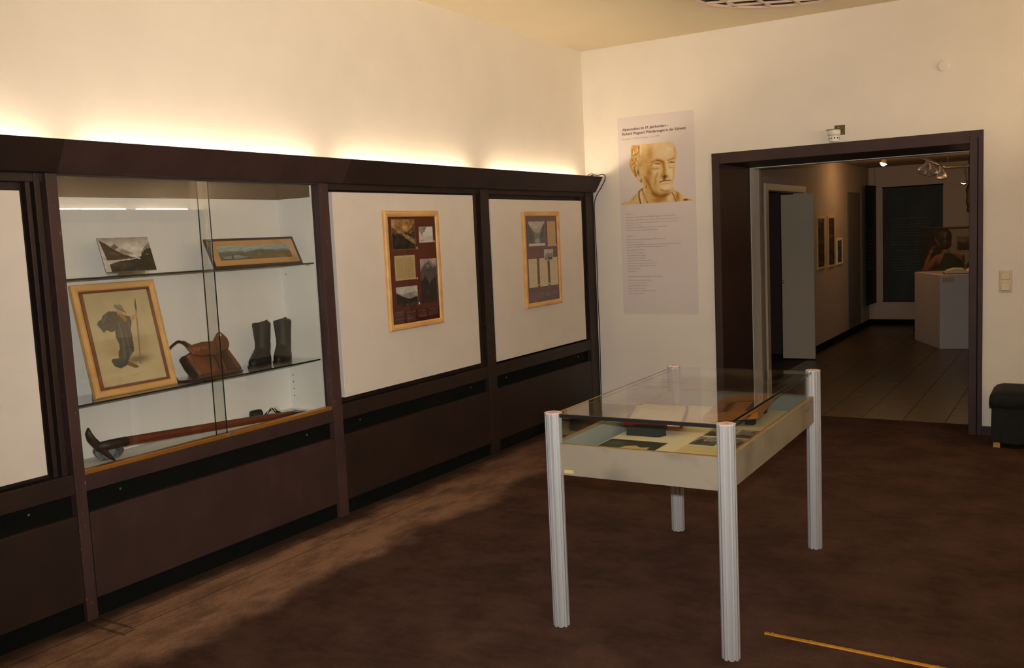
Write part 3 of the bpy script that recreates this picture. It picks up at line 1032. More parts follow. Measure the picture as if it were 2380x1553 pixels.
# nose and mouth
S([(.395, 1.245), (.406, 1.205), (.404, 1.16)], .013, (168, 114, 34), .8)
S([(.432, 1.25), (.440, 1.19), (.440, 1.15)], .008, LT, .9)
S([(.382, 1.16), (.384, 1.13)], .006, SH, .7)
Bl(.410, 1.134, .020, .013, (66, 32, 6), .95)
Bl(.404, 1.114, .011, .012, (96, 50, 8), .9)
S([(.37, 1.094), (.396, 1.099), (.435, 1.100), (.462, 1.099)], .0034, (110, 58, 14), .9)
S([(.365, 1.092), (.40, 1.095)], .006, (140, 84, 24), .6)
S([(.385, 1.086), (.455, 1.089)], .006, LT, .8)
S([(.39, 1.074), (.45, 1.076)], .005, MD, .6)
S([(.345, 1.165), (.325, 1.12), (.325, 1.08)], .009, SH, .5)
# jaw, throat, collar
S([(.233, 1.146), (.267, 1.096), (.281, 1.052), (.303, 1.007), (.346, .984), (.377, .974), (.416, .983), (.451, .999)], .0036, (116, 72, 22), .75)
S([(.235, 1.135), (.262, 1.09), (.275, 1.05)], .010, SH, .5)
S([(.371, 1.028), (.405, 1.014), (.448, 1.014)], .008, SH, .6)
S([(.242, 1.069), (.241, 1.051)], .004, (120, 80, 30), .8)
S([(.209, 1.049), (.178, 1.022), (.176, .985), (.189, .929)], .006, (92, 54, 14), .9)
S([(.195, 1.03), (.19, .98), (.205, .93)], .008, LT, .6)
S([(.207, 1.035), (.225, .982), (.253, .929)], .004, (120, 76, 22), .85)
S([(.225, 1.0), (.245, .95)], .010, MD, .8)
S([(.467, 1.003), (.489, .962), (.501, .926)], .0035, (120, 70, 12), .9)
S([(.148, 1.005), (.12, .97)], .012, SH, .4)
Bl(.585, .934, .022, .008, (76, 46, 12), .95)
S([(.518, 1.36), (.517, 1.25)], .0025, SH, .6)
c.noise(6, 30, 2, M_)
sheet('bust_print', c, (PX+bx0, -.0022, PZ+by0), EX, EZ, .0002, pt)
# lettering
hl = MB()
text_mb(hl, 'Alpenmythos im 19. Jahrhundert \u2013', (PX+.042, -.0026, PZ+1.535), EX, EZ, .414, .021, .026)
text_mb(hl, 'Richard Wagners Wanderungen in der Schweiz', (PX+.042, -.0026, PZ+1.499), EX, EZ, .560, .021, .026)
hl.build('headline_lettering', 'ink', pt)
sl = MB()
text_mb(sl, 'Sonntag, 17. Mai bis Sonntag, 12. Juli 2009', (PX+.042, -.0026, PZ+1.461), EX, EZ, .332, .013)
LN = [(0.047, 0.842, 0.125, ''), (0.047, 0.812, 0.487, 'Veranstalter: Nationalarchiv der Richard-Wagner-Stiftung Bayreuth'), (0.047, 0.788, 0.552, ''), (0.047, 0.765, 0.516, ''), (0.046, 0.746, 0.187, ''), (0.047, 0.726, 0.427, ''), (0.048, 0.703, 0.332, ''),
      (0.049, 0.657, 0.111, 'Leihgeber:'), (0.05, 0.625, 0.401, 'Nationalarchiv der Richard-Wagner-Stiftung Bayreuth'), (0.05, 0.603, 0.192, ''), (0.049, 0.581, 0.533, 'S\u00e4chsische Landesbibliothek, Staats- und Universit\u00e4tsbibliothek Dresden'),
      (0.05, 0.562, 0.412, 'Goethe- und Schiller-Archiv der Klassik Stiftung Weimar'), (0.05, 0.537, 0.21, 'Zentralbibliothek Z\u00fcrich'), (0.051, 0.514, 0.197, 'Staatsarchiv St. Gallen'), (0.05, 0.491, 0.217, 'Kantonsbibliothek St. Gallen'), (0.05, 0.469, 0.226, ''),
      (0.051, 0.447, 0.275, 'Museum f\u00fcr Kommunikation Bern'), (0.052, 0.425, 0.32, ''), (0.051, 0.403, 0.306, 'Schweizerisches Alpines Museum Bern'), (0.051, 0.381, 0.168, ''), (0.051, 0.357, 0.133, 'Privatarchive'),
      (0.05, 0.314, 0.36, 'Wir danken f\u00fcr die grossz\u00fcgige Unterst\u00fctzung:'), (0.051, 0.281, 0.261, ''), (0.051, 0.258, 0.223, ''), (0.052, 0.236, 0.222, 'Josef M\u00fcller Stiftung Muri'), (0.052, 0.214, 0.213, ''), (0.052, 0.192, 0.299, 'Richard Wagner Gesellschaft Schweiz'), (0.052, 0.17, 0.195, '')]
sl.build('date_lettering', 'ink_soft', pt)
sl = MB()
for x0, y, x1, s_ in LN:
    if s_:
        text_mb(sl, s_, (PX+x0, -.0026, PZ+y), EX, EZ, x1-x0, .010)
    else:   # not readable: strokes of x-height print with ascenders, word by word
        x = x0
        while x < x1-.006:
            wd = min(random.uniform(.012, .05), x1-x)
            k = x
            while k < x+wd:
                g = random.choice((.0055, .0055, .009))
                gw = random.uniform(.0022, .0034)
                q = [(PX+k, -.0026, PZ+y), (PX+k+.0012, -.0026, PZ+y), (PX+k+.0012, -.0026, PZ+y+g), (PX+k, -.0026, PZ+y+g)]
                sl.add(q, [(0, 1, 2, 3)])
                yy = random.choice((0, .0045))
                q = [(PX+k, -.0026, PZ+y+yy), (PX+k+gw, -.0026, PZ+y+yy), (PX+k+gw, -.0026, PZ+y+yy+.001), (PX+k, -.0026, PZ+y+yy+.001)]
                sl.add(q, [(0, 1, 2, 3)])
                k += gw+.0012
            x += wd+.006
sl.build('small_lettering', 'ink_soft', pt)

# ================================================================== THINGS IN THE SHOWCASE
def lean(o, dx, dz):
    """frame of a thing leaning back: origin at its foot, ex along the wall, ey up the slope"""
    ey = Vector((dx, 0, dz)).normalized()
    return Vector(o), EY.copy(), ey, EY.cross(ey)

# --- costume print in a beech frame
o, ex, ey, en = lean((-.108, -4.545, .9235), -.115, .505)
t = thing('framed_print', 'beech framed print of a cloaked figure with a staff leaning on the lower shelf', 'picture', o)
W_, H_ = .436, .518
frame_mb(o-ex*W_/2-en*.018, ex, ey, W_, H_, .032, .026).build('frame', 'beech', t)
c = Cv(W_-.056, H_-.056, 6, 6, (118, 58, 34))
sheet('mount', c, o-ex*(W_/2-.028)+ey*.028-en*.004, ex, ey, .006, t)
pw, ph = .332, .430
c = Cv(pw, ph, 130, 168, (214, 194, 148))
c.blob(.17, .2, .2, .25, (222, 204, 158), .6)
c.noise(8, 8, 3)
c.blob(.085, .18, .05, .035, (196, 174, 130), .8)
c.blob(.235, .18, .05, .05, (180, 160, 124), .8)
c.blob(.20, .105, .06, .018, (110, 90, 62), .85)
c.blob(.10, .145, .04, .010, (206, 160, 92), .8)
c.blob(.21, .150, .04, .008, (206, 160, 92), .7)
uv = lambda L: [(a_+.166, b_-.044) for a_, b_ in L]
c.stroke(uv([(.086, .383), (.068, .264), (.045, .127)]), .0028, (112, 100, 70), 1)
ck = uv([(-.021, .381), (-.059, .385), (-.093, .368), (-.104, .350), (-.122, .344), (-.130, .329), (-.117, .309), (-.105, .288), (-.089, .300), (-.067, .287), (-.048, .293), (-.052, .262), (-.043, .230), (-.045, .206), (-.058, .190), (-.060, .165), (-.094, .166), (-.101, .155), (-.090, .131), (-.064, .117), (-.031, .126), (.002, .169), (.026, .189), (.032, .220), (.035, .292), (.047, .323), (.046, .351), (.009, .362)])
c.poly(ck, (46, 60, 62))
K_ = c.mask_poly(ck)
for pts in ([(-.03, .37), (-.01, .30), (0, .2), (-.03, .14)], [(.02, .34), (.015, .28), (.012, .2)], [(-.11, .33), (-.08, .34), (-.05, .33)], [(-.1, .305), (-.06, .31)], [(-.06, .37), (-.03, .32), (-.045, .27)]):
    c.stroke(uv(pts), .0045, (18, 26, 28), .95, K_)
for pts in ([(-.02, .33), (-.018, .24), (-.03, .16)], [(-.075, .365), (-.1, .335)], [(.005, .26), (.004, .18)], [(.03, .34), (.03, .3)]):
    c.stroke(uv(pts), .005, (96, 116, 114), .8, K_)
c.poly(uv([(-.022, .395), (.009, .382), (.012, .362), (-.012, .362)]), (206, 160, 116))
c.poly(uv([(-.012, .368), (.014, .366), (.027, .341), (.017, .326), (.004, .343)]), (170, 124, 62))
c.poly(uv([(-.025, .418), (-.010, .410), (.008, .412), (.019, .398), (.021, .385), (.031, .371), (.012, .378), (-.006, .390), (-.022, .398)]), (140, 138, 124))
c.stroke(uv([(-.02, .402), (0, .390), (.028, .373)]), .0028, (84, 82, 72), .9)
c.poly(uv([(.043, .349), (.080, .364), (.090, .358), (.080, .343), (.048, .326)]), (210, 164, 120))
c.poly(uv([(.096, .439), (.093, .387), (.085, .372), (.082, .403)]), (80, 82, 72))
c.poly(uv([(-.016, .147), (.010, .132), (.036, .111), (.012, .109), (-.03, .13)]), (120, 88, 54))
c.words(.145, .19, .032, .004, (170, 150, 108), .7, .004, .012)
sheet('print', c, o-ex*pw/2+ey*.044-en*.003+en*.0015, ex, ey, .001, t)
MB().prism([(-W_/2+.034, .034), (W_/2-.034, .034), (W_/2-.034, H_-.034), (-W_/2+.034, H_-.034)], o+en*.001, ex, ey, en, .001).build('picture_glass', 'picture_glass', t)
MB().prism([(-.02, .03), (.02, .03), (.02, .33), (-.02, .33)], o-en*.022, ex, ey, -en, .004).build('strut', 'raw_wood', t)

# --- black and white valley photograph on an acrylic stand
o, ex, ey, en = lean((-.15, -4.492, 1.4775), -.05, .155)
t = thing('valley_photograph', 'unframed black and white valley photograph on a clear stand on the upper shelf', 'photograph', (-.13, -4.492, 1.462))
pw, ph = .268, .163
c = Cv(pw, ph, 120, 74, (206, 196, 184))
f_ = lambda L: [(a*pw, (1-b)*ph) for a, b in L]
c.grad(ph*.7, ph, (150, 134, 122), .7)
c.blob(.55*pw, .62*ph, .3*pw, .2*ph, (222, 214, 200), .8)
c.poly(f_([(0, .02), (.1, .12), (.2, .25), (.32, .2), (.42, .32), (.55, .42), (.66, .5), (.5, .55), (.35, .5), (.2, .4), (.02, .12)]), (190, 178, 164))
c.poly(f_([(.22, .25), (.3, .18), (.36, .28), (.3, .34), (.24, .33)]), (120, 104, 92))
c.poly(f_([(.42, .33), (.62, .48), (.5, .5), (.36, .43)]), (158, 140, 124))
c.poly(f_([(.02, .05), (.12, .16), (.26, .34), (.4, .48), (.56, .58), (.66, .62), (.4, .66), (.08, .66)]), (74, 58, 48))
c.poly(f_([(.06, .3), (.2, .4), (.36, .52), (.1, .5)]), (92, 74, 62))
c.poly(f_([(.04, .66), (.3, .66), (.58, .62), (.4, .68), (.1, .76)]), (196, 186, 172))
c.poly(f_([(.99, .18), (.88, .3), (.78, .45), (.84, .52), (1, .4)]), (150, 134, 120))
c.poly(f_([(.99, .34), (.93, .36), (.91, .33), (.88, .4), (.85, .38), (.83, .46), (.79, .46), (.77, .56), (.72, .6), (.70, .57), (.67, .64), (.5, .68), (.3, .7), (.1, .78), (.1, 1), (1, 1), (1, .34)]), (34, 32, 26))
c.poly(f_([(.1, .78), (.35, .71), (.6, .75), (.5, .9), (.1, .97)]), (62, 50, 42))
c.poly(f_([(.68, .60), (.74, .64), (.72, .67), (.68, .64)]), (216, 208, 196))
c.poly(f_([(.86, .52), (.92, .52), (.92, .54), (.86, .54)]), (200, 192, 178))
c.noise(22, 16, 3)
sheet('print', c, o-ex*pw/2, ex, ey, .004, t)
s_ = MB().box(-.185, -.10, -4.60, -4.44, 1.4625, 1.4745)
st = s_.build('stand_base', 'clear_acrylic', t)
for y in (-4.553, -4.475):
    MB().box(-.142, -.138, y-.006, y+.006, 1.4745, 1.492).build('stand_hook', 'clear_acrylic', t)
MB().prism([(-.07, -.01), (.07, -.01), (.07, .10), (-.07, .10)], o-en*.006, ex, ey, -en, .003).build('stand_back', 'clear_acrylic', t)

# --- long panorama in a dark frame
o, ex, ey, en = lean((-.085, -3.755, 1.4635), -.07, .15)
t = thing('panorama_picture', 'long dark framed lake panorama leaning on the upper shelf', 'picture', o)
W_, H_ = .612, .165
frame_mb(o-ex*W_/2-en*.014, ex, ey, W_, H_, .014, .014).build('frame', 'ebony', t)
c = Cv(W_-.024, H_-.024, 6, 4, (208, 156, 92))
c.noise(10, 3, 1)
sheet('mount', c, o-ex*(W_/2-.012)+ey*.012-en*.005, ex, ey, .005, t)
c = Cv(.50, .080, 170, 30, (150, 172, 168))
c.grad(0.03, .08, (168, 182, 176), .9)
c.poly([(0, .045), (.08, .05), (.18, .046), (.3, .054), (.42, .048), (.5, .05), (.5, 0), (0, 0)], (112, 116, 112))
c.poly([(.0, .03), (.1, .036), (.2, .034), (.28, .052), (.34, .044), (.5, .034), (.5, 0), (0, 0)], (92, 98, 92))
c.poly([(.02, .02), (.12, .026), (.19, .012), (.12, .006), (.03, .008)], (140, 158, 156))
c.poly([(.16, .0), (.2, .02), (.28, .03), (.36, .024), (.42, .046), (.47, .03), (.5, .026), (.5, 0)], (112, 92, 50))
c.poly([(0, 0), (0, .012), (.1, .004), (.2, .012), (.22, 0)], (96, 80, 44))
c.poly([(.075, .008), (.082, .034), (.088, .034), (.09, .008)], (86, 62, 44))
c.blob(.18, .044, .008, .004, (220, 220, 212), .9)
c.blob(.27, .03, .006, .01, (180, 156, 100), .7)
c.blob(.29, .044, .03, .01, (70, 82, 88), .7)
c.noise(26, 20, 3)
sheet('print', c, o-ex*.250+ey*.043-en*.004, ex, ey, .001, t)
MB().prism([(-W_/2+.013, .013), (W_/2-.013, .013), (W_/2-.013, H_-.013), (-W_/2+.013, H_-.013)], o-en*.002, ex, ey, en, .001).build('picture_glass', 'picture_glass', t)

# --- boots
def boot(label, yc, x0, seed, rz):
    rnd = random.Random(seed)
    z0 = .9225
    t = thing('boot', label, 'boot', (x0, yc, z0), 'pair of old boots')
    t.rotation_euler = (0, 0, rz)
    ORG[t.as_pointer()] = Vector((0, 0, 0))
    # (height, centre x, half length x, half width y)
    sec = [(.012, .030, .092, .043), (.028, .030, .095, .046), (.045, .026, .090, .045), (.060, .016, .074, .041), (.075, .004, .060, .041), (.088, -.006, .050, .042), (.100, -.010, .045, .039),
           (.112, -.012, .047, .043), (.124, -.012, .044, .039), (.138, -.012, .046, .042), (.152, -.012, .045, .043), (.180, -.012, .046, .046), (.205, -.012, .047, .048), (.232, -.012, .049, .051)]
    rings = []
    n = 28
    for h, cx, a, b in sec:
        r = []
        for k in range(n):
            th = 2*math.pi*k/n
            wob = 1+(.03*rnd.uniform(-1, 1) if .05 < h < .17 else 0)
            toe = 1-.18*max(0, math.cos(th))*abs(math.sin(th)) if h < .05 else 1
            r.append(Vector((cx+a*math.cos(th)*wob, b*math.sin(th)*wob*toe, h+(.006*math.cos(2*th) if h > .2 else 0))))
        rings.append(r)
    inner = [[Vector(((q.x+.012)*k_-.012, q.y*k_, q.z-d)) for q in rings[-1]] for d, k_ in ((.001, .92), (.05, .72))]
    MB().loft(rings+[inner[0]], cap=False).build('upper', 'boot_leather', t, smooth=True, sub=1)
    MB().loft(inner).build('lining', 'boot_lining', t, smooth=True)
    sole = [[Vector((.030+(.098*math.cos(th)), .047*math.sin(th)*(1-.15*(math.cos(th) < -.2)), z)) for th in (2*math.pi*k/n for k in range(n))] for z in (0, .012)]
    MB().loft(sole).build('sole', 'boot_sole', t)
    MB().tube([(-.055, 0, .19), (-.068, 0, .215), (-.066, 0, .24), (-.060, 0, .235)], .004, 6, 2.2).build('pull_strap', 'boot_leather', t)
    MB().tube([(.034, 0.01, .215), (.036, .012, .16), (.036, .012, .12)], .0016, 5).build('seam', 'boot_lining', t)
    return t
boot('worn black ankle-crumpled boot standing nearer the leather bag', -3.715, -.175, 3, math.radians(-74))
boot('worn black boot standing nearer the showcase end wall', -3.552, -.180, 8, math.radians(-62))

# --- leather shoulder bag
o, ex, ey, en = lean((-.12, -4.07, .925), -.12, .205)
t = thing('leather_bag', 'worn brown leather shoulder bag leaning on the lower shelf', 'bag', (-.15, -4.07, .9225))
body = [(-.157, .13), (-.150, .07), (-.131, .004), (.012, .003), (.151, .003), (.150, .03), (.14, .072), (.124, .137), (.06, .155), (-.08, .155)]
def pillow(poly, o, ex, ey, en, th, k=.86, d0=0.0):
    cx = sum(p[0] for p in poly)/len(poly)
    cy = sum(p[1] for p in poly)/len(poly)
    R = lambda s_, d: [o+ex*(cx+(p[0]-cx)*s_)+ey*(cy+(p[1]-cy)*s_)+en*(d+d0) for p in poly]
    return MB().loft([R(k, -th/2), R(.985, -th*.3), R(1, 0), R(.985, th*.3), R(k, th/2)])
MBb = pillow(body, o, ex, ey, en, .05)
MBb.build('body', 'leather', t, bevel=.004)
pillow([(-.165, .13), (-.158, .07), (-.139, .008), (-.128, .004), (-.146, .07), (-.151, .128)], o, ex, ey, en, .052, .9).build('side_gusset', 'leather_dark', t, bevel=.003)
flap = [(-.145, .204), (-.112, .171), (-.036, .181), (.035, .176), (.061, .198), (.085, .219), (.105, .223), (.119, .207), (.132, .181), (.129, .15), (.117, .131), (.095, .117), (.048, .107), (.007, .1), (-.031, .104), (-.075, .103), (-.117, .119), (-.134, .161)]
fl = pillow(flap, o, ex, ey, en, .016, .93, .030).build('flap', 'leather', t, bevel=.003)
fc = o+ex*.088+ey*.202+en*.038
MB().cyl(fc, fc+en*.0035, .008, n=14).build('eyelet', 'liner_cream', t)
bk = o+ex*.015+ey*.05+en*.028
MB().prism([(-.012, -.03), (.012, -.03), (.012, .06), (-.012, .06)], bk, ex, ey, en, .006).build('closing_strap', 'leather_dark', t, bevel=.001)
MB().prism([(-.010, -.03), (.05, -.03), (.035, .09), (.0, .09)], o+ex*.055+ey*.035+en*.026, ex, ey, en, .005).build('front_strip', 'leather_dark', t, bevel=.001)
L_ = lambda u, v, d=0: o+ex*u+ey*v+en*d
MB().tube(cr([L_(-.225, .02, -.02), L_(-.224, .10, -.03), L_(-.219, .164, -.02), L_(-.196, .190, -.005), L_(-.170, .204, .01), L_(-.154, .206, .02), L_(-.140, .190, .03), L_(-.128, .165, .034)]), .0035, 6, 3.0).build('strap', 'leather_dark', t)
zf = lambda x, y: Vector((x, y, .9265))
MB().tube(cr([zf(-.14, -4.31), zf(-.11, -4.285), zf(-.085, -4.25), zf(-.082, -4.20), zf(-.085, -4.12), zf(-.088, -4.04), zf(-.09, -3.97), zf(-.10, -3.93)]), .0035, 6, 3.0).build('strap', 'leather_dark', t)
# faint painted marks on the flap (not readable)
sc = MB()
for seg in ([(-.111, .132), (-.098, .150)], [(-.113, .150), (-.098, .152)], [(-.094, .135), (-.090, .150), (-.080, .150), (-.080, .137), (-.092, .136)], [(-.072, .135), (-.070, .153), (-.060, .150)], [(-.056, .138), (-.046, .154), (-.044, .138)],
            [(-.038, .152), (-.032, .138), (-.026, .152)], [(-.020, .140), (-.012, .150)], [(-.020, .126), (-.014, .132), (-.008, .125)]):
    sc.tube([L_(a, b, .0385) for a, b in seg], .0009, 4)
sc.build('painted_marks', 'chalk', t)

# --- ice axe on a lump of rock
t = thing('ice_axe', 'old long wooden ice axe with a curved iron head propped on a rock', 'axe', (-.13, -4.72, .627))
MB().tube([(-.130, -4.757, .706), (-.124, -4.60, .702), (-.115, -4.40, .690), (-.100, -4.1, .674), (-.085, -3.8, .657), (-.073, -3.62, .647)], [.018, .021, .022, .021, .019, .014], 12).build('shaft', 'ash_handle', t, smooth=True)
MB().tube([(-.131, -4.765, .706), (-.127, -4.69, .705), (-.124, -4.62, .703)], [.020, .0225, .0225], 12).build('socket', 'iron', t, smooth=True)
pk = [(-.135, -4.797, .800), (-.134, -4.800, .778), (-.132, -4.790, .748), (-.130, -4.766, .716), (-.124, -4.742, .686), (-.114, -4.718, .654), (-.102, -4.700, .630)]
MB().tube(pk, [.004, .014, .019, .020, .016, .011, .003], 8, .5).build('pick', 'iron', t, smooth=True)
MB().cyl((-.073, -3.62, .647), (-.065, -3.555, .641), .010, .003, 10).build('spike', 'iron', t)
def rockfn(ph, th):
    return 1+.10*math.sin(3*th+2*ph)+.07*math.sin(7*th+1)*math.sin(5*ph)+.05*math.sin(11*th-4*ph)
tag(MB().ell((-.19, -4.672, .660), (.055, .066, .036), 26, 16, rockfn).build('rock', 'rock', loc=(-.19, -4.665, .627), smooth=False), 'rough grey lump of rock under the ice axe head', 'rock')

# --- black strap roll and the loose print at the right of the case floor
t = thing('strap_roll', 'small black strap roll with pale bands beside the axe spike', 'strap', (-.22, -3.70, .627))
MB().lathe([(.0, -.03), (.024, -.03), (.026, -.02), (.026, .02), (.024, .03), (0, .03)], (-.235, -3.735, .653), (0.25, 1, 0), 20).build('roll', 'black_strap', t, smooth=True)
MB().tube([(-.21, -3.70, .640), (-.20, -3.66, .672), (-.205, -3.635, .664), (-.19, -3.60, .634)], .012, 8, .5).build('strap', 'black_strap', t, smooth=True)
for k in range(4):
    MB().tube([(-.20-.002*k, -3.69+.017*k, .652), (-.192-.002*k, -3.672+.017*k, .684), (-.185, -3.655+.017*k, .655)], .0028, 6).build('pale_band', 'white_plastic', t, smooth=True)
t = thing('loose_print', 'small black and white print lying at the right of the showcase floor', 'print', (-.15, -3.52, .628))
c = Cv(.17, .19, 50, 54, (226, 222, 212))
c.rect(.03, .14, .03, .16, (120, 116, 108))
c.poly([(.03, .03), (.14, .03), (.14, .09), (.09, .07), (.03, .12)], (50, 48, 44))
c.blob(.08, .11, .03, .02, (206, 202, 192), .9)
c.noise(50, 14, 2)
sheet('paper', c, (-.07, -3.615, .6295), (.1, 1, 0), (-1, .1, 0), .002, t)

# ================================================================== TABLE VITRINE
TX, TY, TA, TW, TL, TH = 2.1825, -3.4754, .011, .6927, 1.2951, .8645
tv = thing('table_vitrine', 'glass topped table vitrine on four aluminium posts', 'vitrine', (TX, TY, 0), rot=(0, 0, TA), local=True)
hw, hl = TW/2, TL/2
def post_profile(R=.0335, slot=.0040, dep=.008):
    pts = []
    for k in range(8):
        a0 = math.pi/8+k*math.pi/4
        a1 = a0+math.pi/4
        p0 = Vector((math.cos(a0), math.sin(a0)))*R
        p1 = Vector((math.cos(a1), math.sin(a1)))*R
        m_ = (p0+p1)/2
        tdir = (p1-p0).normalized()
        nin = -m_.normalized()
        pts += [p0, p0+tdir*.001, m_-tdir*slot, m_-tdir*slot+nin*dep, m_+tdir*slot+nin*dep, m_+tdir*slot, p1-tdir*.001]
    return pts
prof = post_profile()
for sx_, sy_ in ((-1, -1), (1, -1), (1, 1), (-1, 1)):
    cx, cy = sx_*hw, sy_*hl
    lg = MB().loft([[Vector((cx+p.x, cy+p.y, z)) for p in prof] for z in (0.002, TH-.004)]).build('post', 'aluminium', tv)
    capp = [(math.cos(math.pi/8+k*math.pi/4)*.0345, math.sin(math.pi/8+k*math.pi/4)*.0345) for k in range(8)]
    MB().loft([[Vector((cx+a, cy+b, z)) for a, b in capp] for z in (TH-.004, TH)]).build('post_cap', 'cap_plastic', lg)
    MB().cyl((cx, cy, TH), (cx, cy, TH+.0006), .010, n=16).build('cap_screw', 'steel', lg)
g = .028
ZB0, ZB1, ZFL = .620, .740, .665
box('tray_board', 'tray_board', tv, -hw+g, hw-g, -hl-.008, -hl+.010, ZB0, ZB1)
box('tray_board', 'tray_board', tv, -hw+g, hw-g, hl-.010, hl+.008, ZB0, ZB1)
box('tray_board', 'tray_board', tv, -hw-.008, -hw+.010, -hl+g, hl-g, ZB0, ZB1)
sbd = box('tray_board', 'tray_board', tv, hw-.010, hw+.008, -hl+g, hl-g, ZB0, ZB1)
for c_ in ((-hw+g, hw-g, -hl-.0085, -hl+.0105), (-hw+g, hw-g, hl-.0105, hl+.0085), (-hw-.0085, -hw+.0105, -hl+g, hl-g), (hw-.0105, hw+.0085, -hl+g, hl-g)):
    box('edge_band', 'board_edge', tv, *c_, ZB1, ZB1+.003)
box('tray_bottom', 'oak_dark', tv, -hw+.012, hw-.012, -hl+.012, hl-.012, ZB0+.004, ZB0+.016)
box('liner', 'liner_cream', tv, -hw+.03, hw-.02, -hl+.02, hl-.02, ZB0+.016, ZFL)
for c_ in ((-hw+.0105, -hw+.014, -hl+.03, hl-.03), (hw-.014, hw-.0105, -hl+.03, hl-.03)):
    box('inner_lining', 'liner_grey', tv, *c_, ZFL-.02, ZB1-.002)
box('inner_lining', 'liner_grey', tv, -hw+.03, hw-.03, hl-.014, hl-.0105, ZFL-.02, ZB1-.002)
ZG = .858
for c_ in ((-hw+g, hw-g, -hl-.002, -hl+.002), (-hw+g, hw-g, hl-.002, hl+.002), (-hw-.002, -hw+.002, -hl+g, hl-g), (hw-.002, hw+.002, -hl+g, hl-g)):
    box('side_glass', 'table_glass', tv, *c_, ZB1+.003, ZG-.010)
tg = box('top_glass', 'table_glass', tv, -hw+.004, hw-.004, -hl+.004, hl-.004, ZG-.008, ZG)
box('glass_edge', 'gasket', tg, -hw+g, hw-g, -hl-.006, -hl+.004, ZG-.012, ZG+.001)
box('glass_edge', 'glass_edge', tg, hw-.004, hw-.001, -hl+g, hl-g, ZG-.008, ZG)
box('glass_edge', 'board_edge', tg, -hw-.001, -hw+.004, -hl+g, hl-g, ZG-.003, ZG)
box('glass_edge', 'shelf_glass', tg, -hw+g, hw-g, hl-.004, hl+.001, ZG-.008, ZG)
# pencil scribbles and tape on the boards
sc = MB()
for (y, z) in ((.46, .70), (.475, .705), (.49, .699), (.505, .707), (.52, .701), (.535, .708), (.56, .722), (.575, .726), (.585, .72)):
    sc.tube([(hw+.0083, y-.008, z-.006), (hw+.0083, y, z+.006), (hw+.0083, y+.007, z-.003)], .0009, 4)
sc.build('pencil_marks', 'pencil', sbd)
box('tape', 'label_tan', tv, -hw+.045, -hw+.085, -hl-.0086, -hl-.008, .628, .641)

# --- items inside (world positions; the tray is almost square to the room)
ZI = ZFL+.001
t = thing('foam_block', 'black foam block supporting the red book in the vitrine', 'block', (1.98, -3.56, ZI))
MB().loft([[Vector(p) for p in q] for q in (
    [(1.905, -3.590, ZI), (2.052, -3.586, ZI), (2.072, -3.545, ZI), (1.905, -3.545, ZI)],
    [(1.905, -3.588, ZI+.036), (2.052, -3.584, ZI+.036), (2.072, -3.545, ZI+.036), (1.905, -3.545, ZI+.036)],
    [(1.908, -3.575, ZI+.046), (2.050, -3.571, ZI+.046), (2.066, -3.547, ZI+.046), (1.908, -3.547, ZI+.046)])]).build('block', 'foam_black', t)
# open red book, tilted
t = thing('red_book', 'open red bound handwritten book propped in the table vitrine', 'book', (1.98, -3.47, ZI))
bo = Vector((1.937, -3.56, .738))
bex = Vector((.962, .268, -.048)).normalized()
bey = Vector((-.264, .961, .078))
bey = (bey-bex*bey.dot(bex)).normalized()
ben = bex.cross(bey)
bwid, blen = .201, .239
MB().prism([(-.055, -.020), (bwid+.006, -.020), (bwid+.006, blen+.006), (-.055, blen+.006)], bo-ben*.031, bex, bey, ben, .004).build('back_cover', 'book_red', t, bevel=.001)
pg = [(-.040, -.027), (bwid-.01, -.027), (bwid, -.015), (bwid, -.008), (bwid-.02, -.002), (.08, -.0005), (.0, -.004), (-.03, -.012)]
MB().loft([[bo+bex*u+ben*w_+bey*v for u, w_ in pg] for v in (-.006, blen)]).build('page_block', 'page', t, bevel=.001)
c = letter(bwid-.006, blen-.004, 70, 80, (236, 222, 184), (168, 150, 112), 15, .55)
sheet('handwritten_page', c, bo+bex*.002+ben*.0012, bex, bey, .001, t)
for q_ in ([(bwid-.001, -.02), (bwid+.005, -.02), (bwid+.005, blen+.005), (bwid-.001, blen+.005)], [(0, blen), (bwid, blen), (bwid, blen+.006), (0, blen+.006)]):
    MB().prism(q_, bo-ben*.030, bex, bey, ben, .031).build('cover_edge', 'book_red', t)
MB().prism([(-.05, -.018), (.14, -.018), (.14, -.006), (-.05, -.006)], bo-ben*.027, bex, bey, ben, .012).build('cover_fold', 'book_red', t)
MB().box(1.90, 2.02, -3.42, -3.34, ZI, ZI+.045).build('support_wedge', 'foam_black', t)

# wooden moulded frame, tilted on a dark block
t = thing('wooden_frame', 'golden oak moulded frame with dark inner panel tilted in the vitrine', 'frame', (2.25, -3.05, ZI))
wex = Vector((.99, .096, .108)).normalized()
wey = Vector((-.101, .994, .041))
wey = (wey-wex*wey.dot(wex)).normalized()
wen = wex.cross(wey)
wo = Vector((2.141, -3.279, .694))-wen*.016
frame_mb(wo, wex, wey, .25, .397, .052, .034).build('moulding', 'oak_gold', t)
MB().prism([(.04, .04), (.21, .04), (.21, .357), (.04, .357)], wo+wen*.002, wex, wey, wen, .010).build('inner_panel', 'oak_dark', t)
MB().prism([(.085, .085), (.165, .085), (.165, .31), (.085, .31)], wo+wen*.012, wex, wey, wen, .003).build('inner_fillet', 'oak_gold', t)
MB().prism([(.02, .02), (.23, .02), (.23, .377), (.02, .377)], wo-wen*.001, wex, wey, -wen, .006).build('backboard', 'oak_dark', t)
for u, v in ((.05, .06), (.20, .06), (.05, .33), (.20, .33)):
    q = wo+wex*u+wey*v-wen*.005
    MB().box(q.x-.02, q.x+.02, q.y-.02, q.y+.02, ZI, q.z).build('support_foot', 'foam_black', t)

